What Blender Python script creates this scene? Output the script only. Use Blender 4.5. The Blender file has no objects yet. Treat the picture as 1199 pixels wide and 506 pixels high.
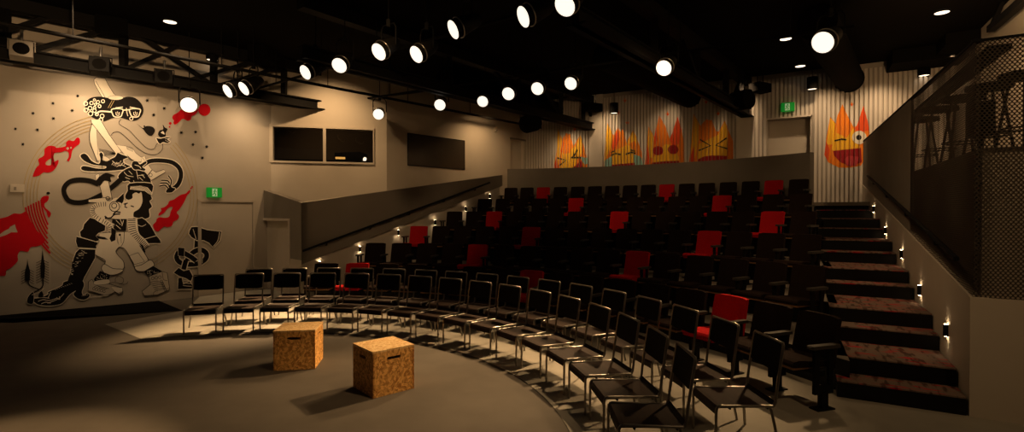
import bpy, math, random
from mathutils import Vector, Matrix
random.seed(4)
C = bpy.context.scene.collection
PI = math.pi
# ------------------------------------------------------------------ survey
# Pixel coordinates below are survey marks on a 1199x506 frame; every mark is turned into a point on a real plane of the room.
PITCH = math.radians(.48); EYE = 1.68; F = 600.0
def ray(x, y):
    u = (x-599.5)/F; w = (253-y)/F
    return Vector((u, math.cos(PITCH)+w*math.sin(PITCH), -math.sin(PITCH)+w*math.cos(PITCH)))
def at_z(x, y, z):
    d = ray(x, y); return d*((z-EYE)/d.z)+Vector((0, 0, EYE))
def at_d(x, y, D):
    d = ray(x, y); return d*(D/d.y)+Vector((0, 0, EYE))
def at_wall(x, y, a, b, off=0.0):
    """point where the ray meets the vertical plane through plan points a, b, moved off metres towards the left-hand normal"""
    d = ray(x, y); t = Vector((b[0]-a[0], b[1]-a[1])).normalized(); n = Vector((t.y, -t.x))
    k = (n.x*a[0]+n.y*a[1]+off)/(n.x*d.x+n.y*d.y)
    return d*k+Vector((0, 0, EYE))
def circ3(pts):
    import numpy as np
    P = np.array([(p[0], p[1]) for p in pts]); A = np.c_[2*P, np.ones(len(P))]
    s = np.linalg.lstsq(A, (P**2).sum(1), rcond=None)[0]
    return float(s[0]), float(s[1]), math.sqrt(s[2]+s[0]**2+s[1]**2)
def hit_circle(px, c):
    u = (px-599.5)/F; k = math.cos(PITCH)
    # plan ray direction (u, ~1)
    a = u*u+1; b = -2*(u*c[0]+c[1]); q = c[0]**2+c[1]**2-c[2]**2
    D = (-b+math.sqrt(b*b-4*a*q))/(2*a); return Vector((u*D, D))
# ------------------------------------------------------------------ materials
def mat(name, col, rough=.7, metal=0, spec=.3, emit=None, es=0):
    m = bpy.data.materials.new(name); m.use_nodes = True; b = m.node_tree.nodes['Principled BSDF']
    b.inputs['Base Color'].default_value = (*col, 1); b.inputs['Roughness'].default_value = rough
    b.inputs['Metallic'].default_value = metal; b.inputs['Specular IOR Level'].default_value = spec
    if emit: b.inputs['Emission Color'].default_value = (*emit, 1); b.inputs['Emission Strength'].default_value = es
    return m
def noisy(name, c1, c2, scale, rough=.7, spec=.3, detail=4, stretch=(1, 1, 1), bump=0, lo=.35, hi=.65):
    m = mat(name, c1, rough, 0, spec); nt = m.node_tree; N = nt.nodes; L = nt.links; b = N['Principled BSDF']
    tc = N.new('ShaderNodeTexCoord'); mp = N.new('ShaderNodeMapping'); mp.inputs['Scale'].default_value = stretch
    nz = N.new('ShaderNodeTexNoise'); nz.inputs['Scale'].default_value = scale; nz.inputs['Detail'].default_value = detail
    cr = N.new('ShaderNodeValToRGB'); cr.color_ramp.elements[0].position = lo; cr.color_ramp.elements[1].position = hi
    cr.color_ramp.elements[0].color = (*c1, 1); cr.color_ramp.elements[1].color = (*c2, 1)
    L.new(tc.outputs['Object'], mp.inputs['Vector']); L.new(mp.outputs[0], nz.inputs['Vector']); L.new(nz.outputs['Fac'], cr.inputs['Fac'])
    L.new(cr.outputs[0], b.inputs['Base Color'])
    if bump:
        bp = N.new('ShaderNodeBump'); bp.inputs['Strength'].default_value = bump; bp.inputs['Distance'].default_value = .01
        L.new(nz.outputs['Fac'], bp.inputs['Height']); L.new(bp.outputs[0], b.inputs['Normal'])
    return m
M = {}
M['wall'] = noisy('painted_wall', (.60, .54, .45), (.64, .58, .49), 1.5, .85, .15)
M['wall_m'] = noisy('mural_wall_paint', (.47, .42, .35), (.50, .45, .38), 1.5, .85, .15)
M['slat'] = mat('slat_paint', (.66, .60, .52), .7)
M['slatback'] = mat('slat_backing', (.44, .39, .33), .9)
M['parapet'] = noisy('dark_plaster', (.24, .215, .18), (.26, .235, .20), 2, .85, .15)
M['floor'] = noisy('stage_vinyl', (.105, .093, .074), (.122, .108, .087), 3, .75, .25, bump=.05)
M['floor2'] = noisy('pale_vinyl', (.36, .345, .29), (.42, .40, .34), 2.2, .7, .25)
M['ceil'] = mat('black_ceiling', (.008, .007, .006), .95, 0, .05)
M['black'] = mat('black_steel', (.006, .0055, .005), .7, 0, .15)
M['blackm'] = mat('black_matte', (.005, .0045, .004), .9, 0, .05)
M['tube'] = mat('dark_chrome_tube', (.30, .28, .25), .28, .95)
M['ply'] = noisy('dark_stained_ply', (.018, .009, .005), (.028, .014, .0075), 3, .6, .18, stretch=(1, 8, 1))
M['pad'] = mat('black_backrest_board', (.0045, .004, .0035), .7, 0, .12)
M['fab'] = noisy('brown_black_fabric', (.012, .0065, .0045), (.018, .0095, .0065), 60, .9, .1)
M['red'] = noisy('red_fabric', (.42, .004, .006), (.52, .006, .008), 60, .85, .15)
M['shell'] = noisy('brown_ply_edge', (.22, .11, .045), (.28, .15, .065), 6, .55, .3, stretch=(1, 6, 1))
M['armpad'] = mat('dark_armrest_board', (.05, .045, .038), .45, 0, .4)
M['lens'] = mat('glowing_lens', (.9, .85, .8), .3, 0, .3, (1, .88, .72), 1.25)
M['dl'] = mat('downlight_glow', (.9, .8, .7), .3, 0, .3, (1, .80, .58), 2.2)
M['glow'] = mat('sconce_glow', (.9, .8, .7), .3, 0, .3, (1, .70, .40), 55)
M['rim'] = mat('lamp_rim_steel', (.5, .47, .42), .3, .9)
M['exit'] = mat('exit_green', (.01, .30, .03), .5, 0, .3, (.01, .42, .04), .22)
M['exitw'] = mat('exit_pale', (.55, .75, .5), .5, 0, .3, (.55, .75, .45), .22)
M['grey'] = mat('grey_enamel', (.28, .25, .21), .5)
M['white'] = mat('white_plastic', (.7, .66, .58), .5)
M['step'] = mat('black_riser', (.006, .0055, .005), .4, 0, .25)
M['m_black'] = mat('mural_black', (.010, .008, .007), .8, 0, .15)
M['m_cream'] = mat('mural_cream', (.90, .83, .70), .8, 0, .15)
M['m_wall'] = mat('mural_wall_tone', (.485, .435, .365), .85, 0, .15)
M['m_red'] = mat('mural_red', (.56, .004, .012), .8, 0, .15)
M['m_gold'] = mat('mural_gold', (.46, .35, .16), .6, 0, .2)
M['m_lite'] = mat('mural_pale_tone', (.60, .54, .45), .85, 0, .15)
M['f_o'] = mat('flame_orange', (.88, .24, .012), .7)
M['f_y'] = mat('flame_yellow', (.92, .50, .025), .7)
M['f_r'] = mat('flame_red', (.80, .085, .012), .7)
M['f_d'] = mat('flame_crimson', (.36, .010, .016), .7)
M['f_p'] = mat('flame_pink', (.60, .06, .07), .7)
M['f_b'] = mat('flame_black', (.012, .008, .006), .7)
M['f_c'] = mat('flame_cyan', (.28, .52, .48), .7)
M['f_w'] = mat('flame_white', (.82, .78, .68), .7)
def osb(c0, c1, nm='oriented_strand_board'):
    m = mat(nm, (.5, .3, .1), .65, 0, .25); nt = m.node_tree; N = nt.nodes; L = nt.links; b = N['Principled BSDF']
    tc = N.new('ShaderNodeTexCoord'); nz = N.new('ShaderNodeTexNoise'); nz.inputs['Scale'].default_value = 7; nz.inputs['Detail'].default_value = 2
    ad = N.new('ShaderNodeMixRGB'); ad.blend_type = 'ADD'; ad.inputs['Fac'].default_value = .13
    vo = N.new('ShaderNodeTexVoronoi'); vo.inputs['Scale'].default_value = 62
    mp = N.new('ShaderNodeMapping'); mp.inputs['Scale'].default_value = (1, 1, .8)
    cr = N.new('ShaderNodeValToRGB'); e = cr.color_ramp.elements
    e[0].color = (*c0, 1); e[0].position = .1; e[1].color = (*c1, 1); e[1].position = .85
    L.new(tc.outputs['Object'], ad.inputs[1]); L.new(tc.outputs['Object'], nz.inputs['Vector']); L.new(nz.outputs['Color'], ad.inputs[2])
    L.new(ad.outputs[0], mp.inputs[0]); L.new(mp.outputs[0], vo.inputs['Vector'])
    sp = N.new('ShaderNodeSeparateColor'); L.new(vo.outputs['Color'], sp.inputs[0]); L.new(sp.outputs[0], cr.inputs[0]); L.new(cr.outputs[0], b.inputs['Base Color'])
    return m
M['osb'] = osb((.46, .20, .045), (.95, .55, .17)); M['osb_top_lit'] = osb((.74, .45, .17), (1.0, .74, .38), 'strand_board_lit_top')  # same board, brightened for box tops: the light falling there is in the colour
def carpet():
    m = mat('red_grey_carpet', (.2, .1, .1), .95, 0, .05); nt = m.node_tree; N = nt.nodes; L = nt.links; b = N['Principled BSDF']
    tc = N.new('ShaderNodeTexCoord'); cols = []
    for st, sc in (((5, 26, 1), 1.0), ((22, 5, 1), 1.0), ((60, 60, 1), 1.0)):
        mp = N.new('ShaderNodeMapping'); mp.inputs['Scale'].default_value = st
        nz = N.new('ShaderNodeTexNoise'); nz.inputs['Scale'].default_value = sc; nz.inputs['Detail'].default_value = 2
        L.new(tc.outputs['Object'], mp.inputs[0]); L.new(mp.outputs[0], nz.inputs['Vector']); cols.append(nz)
    r1 = N.new('ShaderNodeValToRGB'); r1.color_ramp.elements[0].position = .56; r1.color_ramp.elements[1].position = .66
    r1.color_ramp.elements[0].color = (.21, .155, .125, 1); r1.color_ramp.elements[1].color = (.50, .02, .035, 1)
    r2 = N.new('ShaderNodeValToRGB'); r2.color_ramp.elements[0].position = .36; r2.color_ramp.elements[1].position = .48
    r2.color_ramp.elements[0].color = (.25, .2, .2, 1); r2.color_ramp.elements[1].color = (1, 1, 1, 1)
    mx = N.new('ShaderNodeMixRGB'); mx.blend_type = 'MULTIPLY'; mx.inputs[0].default_value = .8
    L.new(cols[0].outputs['Fac'], r1.inputs[0]); L.new(cols[1].outputs['Fac'], r2.inputs[0]); L.new(r1.outputs[0], mx.inputs[1]); L.new(r2.outputs[0], mx.inputs[2])
    L.new(mx.outputs[0], b.inputs['Base Color']); return m
M['carpet'] = carpet()
def perforated():
    m = mat('perforated_steel', (.055, .044, .033), .6, 0, .2); nt = m.node_tree; N = nt.nodes; L = nt.links; b = N['Principled BSDF']
    uv = N.new('ShaderNodeUVMap'); uv.uv_map = 'UVMap'; sp = N.new('ShaderNodeSeparateXYZ'); L.new(uv.outputs[0], sp.inputs[0])
    P = .030
    def mth(op, a, bb=None):
        n = N.new('ShaderNodeMath'); n.operation = op
        for i, v in enumerate((a, bb)):
            if v is None: continue
            if isinstance(v, (int, float)): n.inputs[i].default_value = v
            else: L.new(v, n.inputs[i])
        return n.outputs[0]
    ds = []
    for ox, oy in ((0, 0), (.5, .5)):
        fx = mth('SUBTRACT', mth('FRACT', mth('ADD', mth('DIVIDE', sp.outputs[0], P), ox)), .5)
        fy = mth('SUBTRACT', mth('FRACT', mth('ADD', mth('DIVIDE', sp.outputs[1], P*1.3), oy)), .5)
        fy = mth('MULTIPLY', fy, 1.3)
        ds.append(mth('ADD', mth('MULTIPLY', fx, fx), mth('MULTIPLY', fy, fy)))
    hole = mth('LESS_THAN', mth('MINIMUM', ds[0], ds[1]), .30**2)
    tr = N.new('ShaderNodeBsdfTransparent'); mx = N.new('ShaderNodeMixShader'); out = N['Material Output']
    L.new(hole, mx.inputs[0]); L.new(b.outputs[0], mx.inputs[1]); L.new(tr.outputs[0], mx.inputs[2]); L.new(mx.outputs[0], out.inputs[0])
    return m
M['perf'] = perforated()
def glass():
    m = mat('booth_glass', (.02, .02, .02), .05); nt = m.node_tree; N = nt.nodes; L = nt.links
    tr = N.new('ShaderNodeBsdfTransparent'); tr.inputs[0].default_value = (.75, .75, .75, 1)
    gl = N.new('ShaderNodeBsdfGlossy'); gl.inputs['Roughness'].default_value = .03; mx = N.new('ShaderNodeMixShader'); mx.inputs[0].default_value = .16
    L.new(tr.outputs[0], mx.inputs[1]); L.new(gl.outputs[0], mx.inputs[2]); L.new(mx.outputs[0], N['Material Output'].inputs[0]); return m
M['glass'] = glass()
M['screen'] = mat('dark_glossy_panel', (.050, .042, .032), .16, 0, .5)
M['void'] = mat('dark_room', (.06, .045, .03), .9)
# ------------------------------------------------------------------ mesh builder
class MB:
    def __init__(s): s.v = []; s.f = []; s.mi = []; s.sm = []; s.mats = []
    def m(s, k):
        if k not in s.mats: s.mats.append(k)
        return s.mats.index(k)
    def face(s, pts, k, sm=False):
        i = len(s.v); s.v += [tuple(p) for p in pts]; s.f.append(list(range(i, i+len(pts)))); s.mi.append(s.m(k)); s.sm.append(sm)
    def faces(s, vs, fs, k, sm=False):
        i = len(s.v); s.v += [tuple(p) for p in vs]
        for f in fs: s.f.append([i+j for j in f]); s.mi.append(s.m(k)); s.sm.append(sm)
    def box(s, lo, hi, k, mtx=None):
        x0, y0, z0 = lo; x1, y1, z1 = hi
        v = [Vector(p) for p in ((x0,y0,z0),(x1,y0,z0),(x1,y1,z0),(x0,y1,z0),(x0,y0,z1),(x1,y0,z1),(x1,y1,z1),(x0,y1,z1))]
        if mtx: v = [mtx @ p for p in v]
        s.faces(v, [(3,2,1,0),(4,5,6,7),(0,1,5,4),(1,2,6,5),(2,3,7,6),(3,0,4,7)], k)
    def prism(s, poly, z0, z1, k, kt=None):
        n = len(poly); A = sum(poly[i][0]*poly[(i+1)%n][1]-poly[(i+1)%n][0]*poly[i][1] for i in range(n))
        if A < 0: poly = poly[::-1]
        lo = [(p[0], p[1], z0) for p in poly]; hi = [(p[0], p[1], z1) for p in poly]
        s.face(lo[::-1], k); s.face(hi, kt or k)
        for i in range(n):
            j = (i+1) % n; s.face([lo[i], lo[j], hi[j], hi[i]], k)
    def tube(s, pts, r, k, seg=8, cap=True, r2=None):
        pts = [Vector(p) for p in pts]; rings = []; up = None; n = len(pts)
        for i, p in enumerate(pts):
            t = ((pts[min(i+1, n-1)]-p).normalized() if i < n-1 else Vector())+((p-pts[i-1]).normalized() if i else Vector()); t.normalize()
            if up is None:
                a = Vector((0, 0, 1)) if abs(t.z) < .9 else Vector((1, 0, 0)); up = (a-t*a.dot(t)).normalized()
            else: up = (up-t*up.dot(t)).normalized()
            w = t.cross(up); rr = r if r2 is None else r+(r2-r)*i/(n-1)
            rings.append([p+(up*math.cos(2*PI*q/seg)+w*math.sin(2*PI*q/seg))*rr for q in range(seg)])
        vs = [q for g in rings for q in g]; fs = []
        for i in range(n-1):
            for q in range(seg):
                a = i*seg+q; b = i*seg+(q+1) % seg; fs.append((a, b, b+seg, a+seg))
        s.faces(vs, fs, k, True)
        if cap: s.face(rings[0][::-1], k); s.face(rings[-1], k)
    def beam(s, a, b, w, h, k):
        """box beam from a to b: w across, h high"""
        a = Vector(a); b = Vector(b); t = (b-a).normalized(); ref = Vector((0, 0, 1)) if abs(t.z) < .95 else Vector((1, 0, 0))
        x = t.cross(ref).normalized(); y = x.cross(t).normalized(); vs = []
        for p in (a, b):
            for sx, sy in ((-1,-1),(1,-1),(1,1),(-1,1)): vs.append(p+x*sx*w/2+y*sy*h/2)
        s.faces(vs, [(0,1,2,3),(7,6,5,4),(0,4,5,1),(1,5,6,2),(2,6,7,3),(3,7,4,0)], k)
    def disc(s, c, n, r, k, seg=20):
        n = Vector(n).normalized(); a = Vector((0,0,1)) if abs(n.z) < .9 else Vector((1,0,0)); u = n.cross(a).normalized(); v = n.cross(u)
        s.face([Vector(c)+(u*math.cos(2*PI*q/seg)+v*math.sin(2*PI*q/seg))*r for q in range(seg)], k)
    def build(s, name, parent=None, uv=None, loc=None):
        me = bpy.data.meshes.new(name); off = Vector(loc) if loc else Vector()
        me.from_pydata([tuple(Vector(p)-off) for p in s.v], [], s.f)
        for k in s.mats: me.materials.append(M[k])
        me.polygons.foreach_set('material_index', s.mi); me.polygons.foreach_set('use_smooth', s.sm)
        if uv:
            l = me.uv_layers.new(name='UVMap')
            for i, lp in enumerate(me.loops): l.data[i].uv = uv[lp.vertex_index]
        me.update(); o = bpy.data.objects.new(name, me); C.objects.link(o)
        if loc: o.location = loc
        if parent: o.parent = parent
        return o
def tag(o, label=None, cat=None, group=None, kind=None):
    if label: o['label'] = label
    if cat: o['category'] = cat
    if group: o['group'] = group
    if kind: o['kind'] = kind
    return o
def thing(name, label, cat, loc=(0, 0, 0), rz=0, group=None):
    o = bpy.data.objects.new(name, None); C.objects.link(o); o.location = loc; o.rotation_euler = (0, 0, rz); o.empty_display_size = .1
    return tag(o, label, cat, group)
def struct(o, label, cat): return tag(o, label, cat, None, 'structure')
def dup(root, loc, rz, label, scale=None, swap=None):
    r = root.copy(); C.objects.link(r); r.location = loc; r.rotation_euler = (0, 0, rz); r['label'] = label
    if scale: r.scale = scale
    for ch in list(root.children):
        c = ch.copy(); C.objects.link(c); c.parent = r
        for g in list(ch.children):
            d = g.copy(); C.objects.link(d); d.parent = c
    return r
ORD = 'first second third fourth fifth sixth seventh eighth ninth tenth eleventh twelfth thirteenth fourteenth fifteenth sixteenth'.split()
def V2(*a): return Vector(a)
# ------------------------------------------------------------------ plan of the room
AIS = V2(math.sin(math.radians(29.1)), math.cos(math.radians(29.1)))     # up the stairs
CRS = V2(AIS.y, -AIS.x)                                                  # along a step, to the right
DISC = (-3.175, 3.517, 3.638)
P0 = at_z(1135, 488.6, 0).xy                                             # front foot of the right-hand wall
ML = [at_z(0, 370, 0).xy, at_z(60, 363.7, 0).xy, at_z(120, 358.4, 0).xy, at_z(185, 353.2, 0).xy, at_z(233.5, 347.4, 0).xy, at_z(286, 340.5, 0).xy]
MLpx = [0, 60, 120, 185, 233.5]
d_ = (ML[0]-ML[1]); ML0 = ML[0]+d_*5.0                                   # mural wall carried on to the left
A1 = ML[5]+(ML[5]-ML[4]).normalized()*.62                                # corner mural wall / booth wall
B1 = V2(-2.94, 12.04); B2 = V2(.43, 15.68); K1 = V2(9.3, 10.75)
BK = (B2-K1).normalized(); TB = V2(-BK.x, -BK.y)                         # back wall runs B2 -> K1
Rw0 = K1; Rw1 = K1-AIS*11
CEIL = 5.0
# ------------------------------------------------------------------ floor, ceiling
mb = MB(); mb.face([(-17, -5, 0), (13, -5, 0), (13, 19, 0), (-17, 19, 0)], 'floor'); struct(mb.build('floor'), 'dark grey brown stage floor', 'floor')
def arc(c, r, a0, a1, n): return [V2(c[0]+r*math.cos(a0+(a1-a0)*i/n), c[1]+r*math.sin(a0+(a1-a0)*i/n)) for i in range(n+1)]
pa = at_z(166, 397, 0).xy; pb = at_z(123, 380, 0).xy
a_end = math.atan2(pa.y-DISC[1], pa.x-DISC[0])
inner = arc(DISC, DISC[2], a_end, -.75, 60)
poly = list(inner)+[V2(2.5, -1), V2(9, -1), V2(9, 6), V2(6.5, 11), V2(0, 13), V2(-3.9, 11.6), ML[5]+(V2(.02, -.02)), ML[4]+V2(.02, -.02), at_z(216, 364, 0).xy]
mb = MB(); mb.prism([(p.x, p.y) for p in poly+[pb]], .0008, .004, 'floor2'); struct(mb.build('floor_1'), 'pale grey vinyl floor curving round the stage under the chairs', 'floor')
mb = MB(); o_, i_ = arc(DISC, DISC[2]+.018, a_end, -.75, 80), arc(DISC, DISC[2]-.004, a_end, -.75, 80)
for k in range(80): mb.face([(i_[k].x, i_[k].y, .0055), (o_[k].x, o_[k].y, .0055), (o_[k+1].x, o_[k+1].y, .0055), (i_[k+1].x, i_[k+1].y, .0055)], 'floor2')
struct(mb.build('trim_1'), 'thin pale strip round the edge of the stage', 'trim')
mb = MB(); mb.box((-17, -5, CEIL), (13, 19, CEIL+.1), 'ceil'); struct(mb.build('ceiling'), 'black painted ceiling', 'ceiling')
# ------------------------------------------------------------------ walls
def vwall(mb, a, b, z0, z1, k, th=.15):
    t = (b-a).normalized(); n = V2(-t.y, t.x)*th     # thickness to the left of a->b
    mb.prism([(a.x, a.y), (b.x, b.y), (b.x+n.x, b.y+n.y), (a.x+n.x, a.y+n.y)], z0, z1, k)
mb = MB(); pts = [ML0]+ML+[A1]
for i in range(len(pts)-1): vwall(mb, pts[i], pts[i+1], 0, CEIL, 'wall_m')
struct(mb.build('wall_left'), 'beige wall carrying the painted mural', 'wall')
# booth wall with a window opening
def wallpt(x, y, a, b): return at_wall(x, y, a, b)
def open_wall(name, a, b, z0, z1, holes, k, label, th=.15):
    """wall a->b with rectangular holes [(s0,s1,z0,z1)] along it"""
    L_ = (b-a).length; t = (b-a).normalized(); xs = sorted({0, L_}|{h[0] for h in holes}|{h[1] for h in holes}); mb = MB()
    for i in range(len(xs)-1):
        m_ = (xs[i]+xs[i+1])/2; hs = sorted([h for h in holes if h[0] < m_ < h[1]], key=lambda h: h[2]); z = z0
        for h in hs+[(0, 0, z1, z1)]:
            if h[2] > z+1e-4: vwall(mb, a+t*xs[i], a+t*xs[i+1], z, h[2], k, th)
            z = h[3]
    return struct(mb.build(name), label, 'wall')
def sz(px, py, a, b):
    p = at_wall(px, py, a, b); return (p.xy-a).dot((b-a).normalized()), p.z
w0 = sz(319.6, 148.2, A1, B1); w1 = sz(436.8, 190.8, A1, B1)
open_wall('wall_back', A1, B1, 0, CEIL, [(w0[0], w1[0], w1[1], w0[1])], 'wall', 'beige wall with the control booth window')
d0 = sz(598, 163, B1, B2); d1 = sz(613, 195, B1, B2)
v0 = sz(477.3, 156, B1, B2); v1 = sz(543.8, 198.7, B1, B2)
open_wall('wall_side', B1, B2, 0, CEIL, [(d0[0], d1[0], 1.87, d0[1])], 'wall', 'beige wall with the dark glossy panel')
mb = MB(); t = (B2-B1).normalized(); n = V2(-t.y, t.x); vwall(mb, B1+t*(d0[0]-.02)+n*.10, B1+t*(d1[0]+.02)+n*.10, 1.87, d0[1]+.02, 'wall', .04)
vwall(mb, B1+t*(d0[0]-.03)-n*.03, B1+t*(d1[0]+.1)-n*.03, d0[1], d0[1]+.05, 'parapet', .03)
struct(mb.build('door_3'), 'recessed beige door beside the slatted wall', 'door')
# booth behind the window
mb = MB(); t = (B1-A1).normalized(); n = V2(-t.y, t.x); a = A1+t*(w0[0]-.3)+n*.16; b = A1+t*(w1[0]+.3)+n*.16
for nm_, lab_, fn in (('wall_booth_back', 'dark back wall of the control booth', lambda m: vwall(m, a+n*1.8, b+n*1.8, 2.2, 4.4, 'void', .05)), ('wall_booth_left', 'dark left wall of the control booth', lambda m: vwall(m, a, a+n*1.8, 2.2, 4.4, 'void', .05)),
    ('wall_booth_right', 'dark right wall of the control booth', lambda m: vwall(m, b+n*1.8, b, 2.2, 4.4, 'void', .05)), ('floor_booth', 'dark floor of the control booth', lambda m: m.prism([tuple(p) for p in (a, b, b+n*1.8, a+n*1.8)], 2.15, 2.2, 'void')), ('ceiling_booth', 'dark ceiling of the control booth', lambda m: m.prism([tuple(p) for p in (a, b, b+n*1.8, a+n*1.8)], 4.4, 4.45, 'void'))):
    mb = MB(); fn(mb); struct(mb.build(nm_), lab_, nm_.split('_')[0])
win = struct(thing('window_1', 'two-pane control booth window in a beige frame', 'window', (A1.x, A1.y, 0)), 'two-pane control booth window in a beige frame', 'window')
def wl(s, off, z): p = A1+t*s-n*off; return Vector((p.x-A1.x, p.y-A1.y, z))
mb = MB(); fw = .07
def wbar(s0, s1, z0, z1, o0=-.06, o1=.03): 
    vs = [wl(s0, o0, z0), wl(s1, o0, z0), wl(s1, o1, z0), wl(s0, o1, z0), wl(s0, o0, z1), wl(s1, o0, z1), wl(s1, o1, z1), wl(s0, o1, z1)]
    mb.faces(vs, [(0,1,2,3),(7,6,5,4),(4,5,1,0),(5,6,2,1),(6,7,3,2),(7,4,0,3)], 'wall')
s0, zt = w0; s1, zb = w1; sm0 = sz(378.3, 170, A1, B1)[0]; sm1 = sz(381.8, 170, A1, B1)[0]
wbar(s0-fw, s1+fw*.4, zt, zt+fw*.8); wbar(s0-fw, s1+fw*.4, zb-fw*.6, zb); wbar(s0-fw, s0, zb, zt); wbar(s1, s1+fw*.4, zb, zt); wbar(sm0, sm1, zb, zt)
mb.build('window_frame', win)
for q0, q1 in ((s0, sm0), (sm1, s1)):
    mb = MB(); mb.face([wl(q0, -.01, zb), wl(q1, -.01, zb), wl(q1, -.01, zt), wl(q0, -.01, zt)], 'glass'); mb.build('pane', win)
tB, nB = t.copy(), n.copy()
def booth(s, d, z): p = A1+tB*s+nB*d; return Vector((p.x, p.y, z))
sd = thing('follow_spot', 'dark follow spot on a stand behind the right booth pane', 'light', booth(sm1+.55, 1.15, 2.2))
mb = MB(); mb.tube([(0,0,0),(0,0,.75)], .03, 'black'); [mb.tube([(0,0,.35),(.3*math.cos(q),.3*math.sin(q),0.01)], .015, 'black') for q in (0,2.1,4.2)]; mb.build('stand', sd)
mb = MB(); mb.tube([(-.35,.1,.85),(.15,-.05,.85),(.3,-.1,.8)], .14, 'blackm', 12); mb.build('lamp_body', sd)
mb = MB(); mb.tube([(.3,-.1,.80),(.33,-.11,.79)], .05, 'dl', 10); mb.build('lens', sd)
ct = thing('control_desk', 'low control desk behind the booth window', 'desk', booth((s0+s1)/2, .45, 2.2), math.atan2(t.y, t.x))
mb = MB(); mb.box((-1.0,-.25,.62),(1.0,.25,.68),'blackm'); mb.build('desk_top', ct)
for sx in (-.95, .95):
    mb = MB(); mb.box((sx-.03,-.22,0),(sx+.03,.22,.62),'blackm'); mb.build('leg', ct)
mo = thing('monitor', 'small amber lit monitor on the booth desk', 'monitor', booth(sm1+.28, .45, 2.88), math.atan2(t.y, t.x))
mb = MB(); mb.box((-.13,-.02,.03),(.13,.02,.20),'blackm'); mb.box((-.04,-.04,0),(.04,.04,.03),'blackm'); mb.build('case', mo)
M['amber'] = mat('amber_screen', (.5,.3,.05), .4, 0, .3, (1,.5,.12), 1.0); mb = MB(); mb.face([(-.11,-.022,.05),(.11,-.022,.05),(.11,-.022,.10),(-.11,-.022,.10)],'amber'); mb.build('display', mo)
# glossy panel on the side wall
t2 = (B2-B1).normalized(); n2 = V2(-t2.y, t2.x)
pn = struct(thing('window_2', 'single dark glossy window flush in the beige side wall', 'window', (B1.x, B1.y, 0)), 'single dark glossy window flush in the beige side wall', 'window')
mb = MB(); q = [B1+t2*s-n2*.012 for s in (v0[0], v1[0])]; mb.face([(q[0].x-B1.x, q[0].y-B1.y, v1[1]), (q[1].x-B1.x, q[1].y-B1.y, v1[1]), (q[1].x-B1.x, q[1].y-B1.y, v0[1]), (q[0].x-B1.x, q[0].y-B1.y, v0[1])], 'screen'); mb.build('pane', pn)
mb = MB()
for (sa, za, sb, zb_) in ((v0[0], v0[1], v1[0], v0[1]), (v0[0], v1[1], v1[0], v1[1]), (v0[0], v0[1], v0[0], v1[1]), (v1[0], v0[1], v1[0], v1[1])):
    pa_ = B1+t2*sa-n2*.008; pb_ = B1+t2*sb-n2*.008; mb.beam((pa_.x-B1.x, pa_.y-B1.y, za), (pb_.x-B1.x, pb_.y-B1.y, zb_), .02, .02, 'black')
mb.build('window_frame', pn)
# ---- slatted back wall with door opening
bl = (K1-B2).length; tb = (K1-B2).normalized(); nb = V2(tb.y, -tb.x)      # nb points into the room
def bs(px): return sz(px, 248, B2, K1)[0]
mb = MB(); SLB = [0.0]
e = dict(p1a=bs(690), p1b=bs(706), p2a=bs(862), p2b=bs(879.5), da=bs(897), db=bs(949.5))
dh = sz(923, 138.5, B2, K1)[1]
def bp(s, off): return B2+tb*s+nb*off
PT = .088; SW = .052; SD = .045
def slats(mb):
    out = []; s = .02
    while s < bl-.02:
        if not (e['p1a']-.03 < s+SW/2 < e['p1b']+.03 or e['p2a']-.03 < s+SW/2 < e['p2b']+.03): out.append((s, s+SW))
        s += PT
    return out
SL = slats(mb)
for (q0, q1, z0) in ((0, e['da'], 1.87), (e['da'], e['db'], dh), (e['db'], bl, 1.87)):
    a = bp(q0, 0); b = bp(q1, 0); a2 = bp(q0, -.15); b2 = bp(q1, -.15); mb.prism([tuple(p) for p in (a, b, b2, a2)], 0 if z0 < 2 else z0, CEIL, 'slatback')
for (q0, q1) in SL:
    m_ = (q0+q1)/2; zb_ = dh+.03 if e['da']-.02 < m_ < e['db']+.02 else 1.87
    a, b, c, d = bp(q0, 0), bp(q1, 0), bp(q1, SD), bp(q0, SD); zt_ = CEIL-.12 if m_ > e['p1b'] else CEIL
    mb.prism([tuple(p) for p in (a, b, c, d)], zb_, zt_, 'slat')
for ka, kb in (('p1a', 'p1b'), ('p2a', 'p2b')):
    a, b, c, d = bp(e[ka], 0), bp(e[kb], 0), bp(e[kb], SD), bp(e[ka], SD); mb.prism([tuple(p) for p in (a, b, c, d)], 1.87, CEIL, 'wall')
struct(mb.build('wall_back_slatted'), 'back wall faced with pale vertical slats', 'wall')
mb = MB(); a, b, c, d = bp(e['da'], -.35), bp(e['db'], -.35), bp(e['db'], -.40), bp(e['da'], -.40); mb.prism([tuple(p) for p in (a, b, c, d)], 1.87, dh+.1, 'wall')
for k_ in ('da', 'db'):
    a, b, c, d = bp(e[k_]-.02, -.36), bp(e[k_]+.02, -.36), bp(e[k_]+.02, 0.0), bp(e[k_]-.02, 0.0); mb.prism([tuple(p) for p in (a, b, c, d)], 1.87, dh, 'wall')
a, b, c, d = bp(e['da'], 0.0), bp(e['db'], 0), bp(e['db'], .06), bp(e['da'], .06); mb.prism([tuple(p) for p in (a, b, c, d)], dh, dh+.03, 'slat')
struct(mb.build('door_4'), 'wide recessed beige doorway in the slatted wall', 'door')
# ---- right: outer wall, mezzanine
mb = MB(); vwall(mb, Rw0, Rw1, 0, CEIL, 'wall'); struct(mb.build('wall_right'), 'beige wall behind the mezzanine', 'wall')
mb = MB(); vwall(mb, V2(13, -4.9), V2(-17, -4.9), 0, CEIL, 'parapet', .1) if False else None
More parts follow.
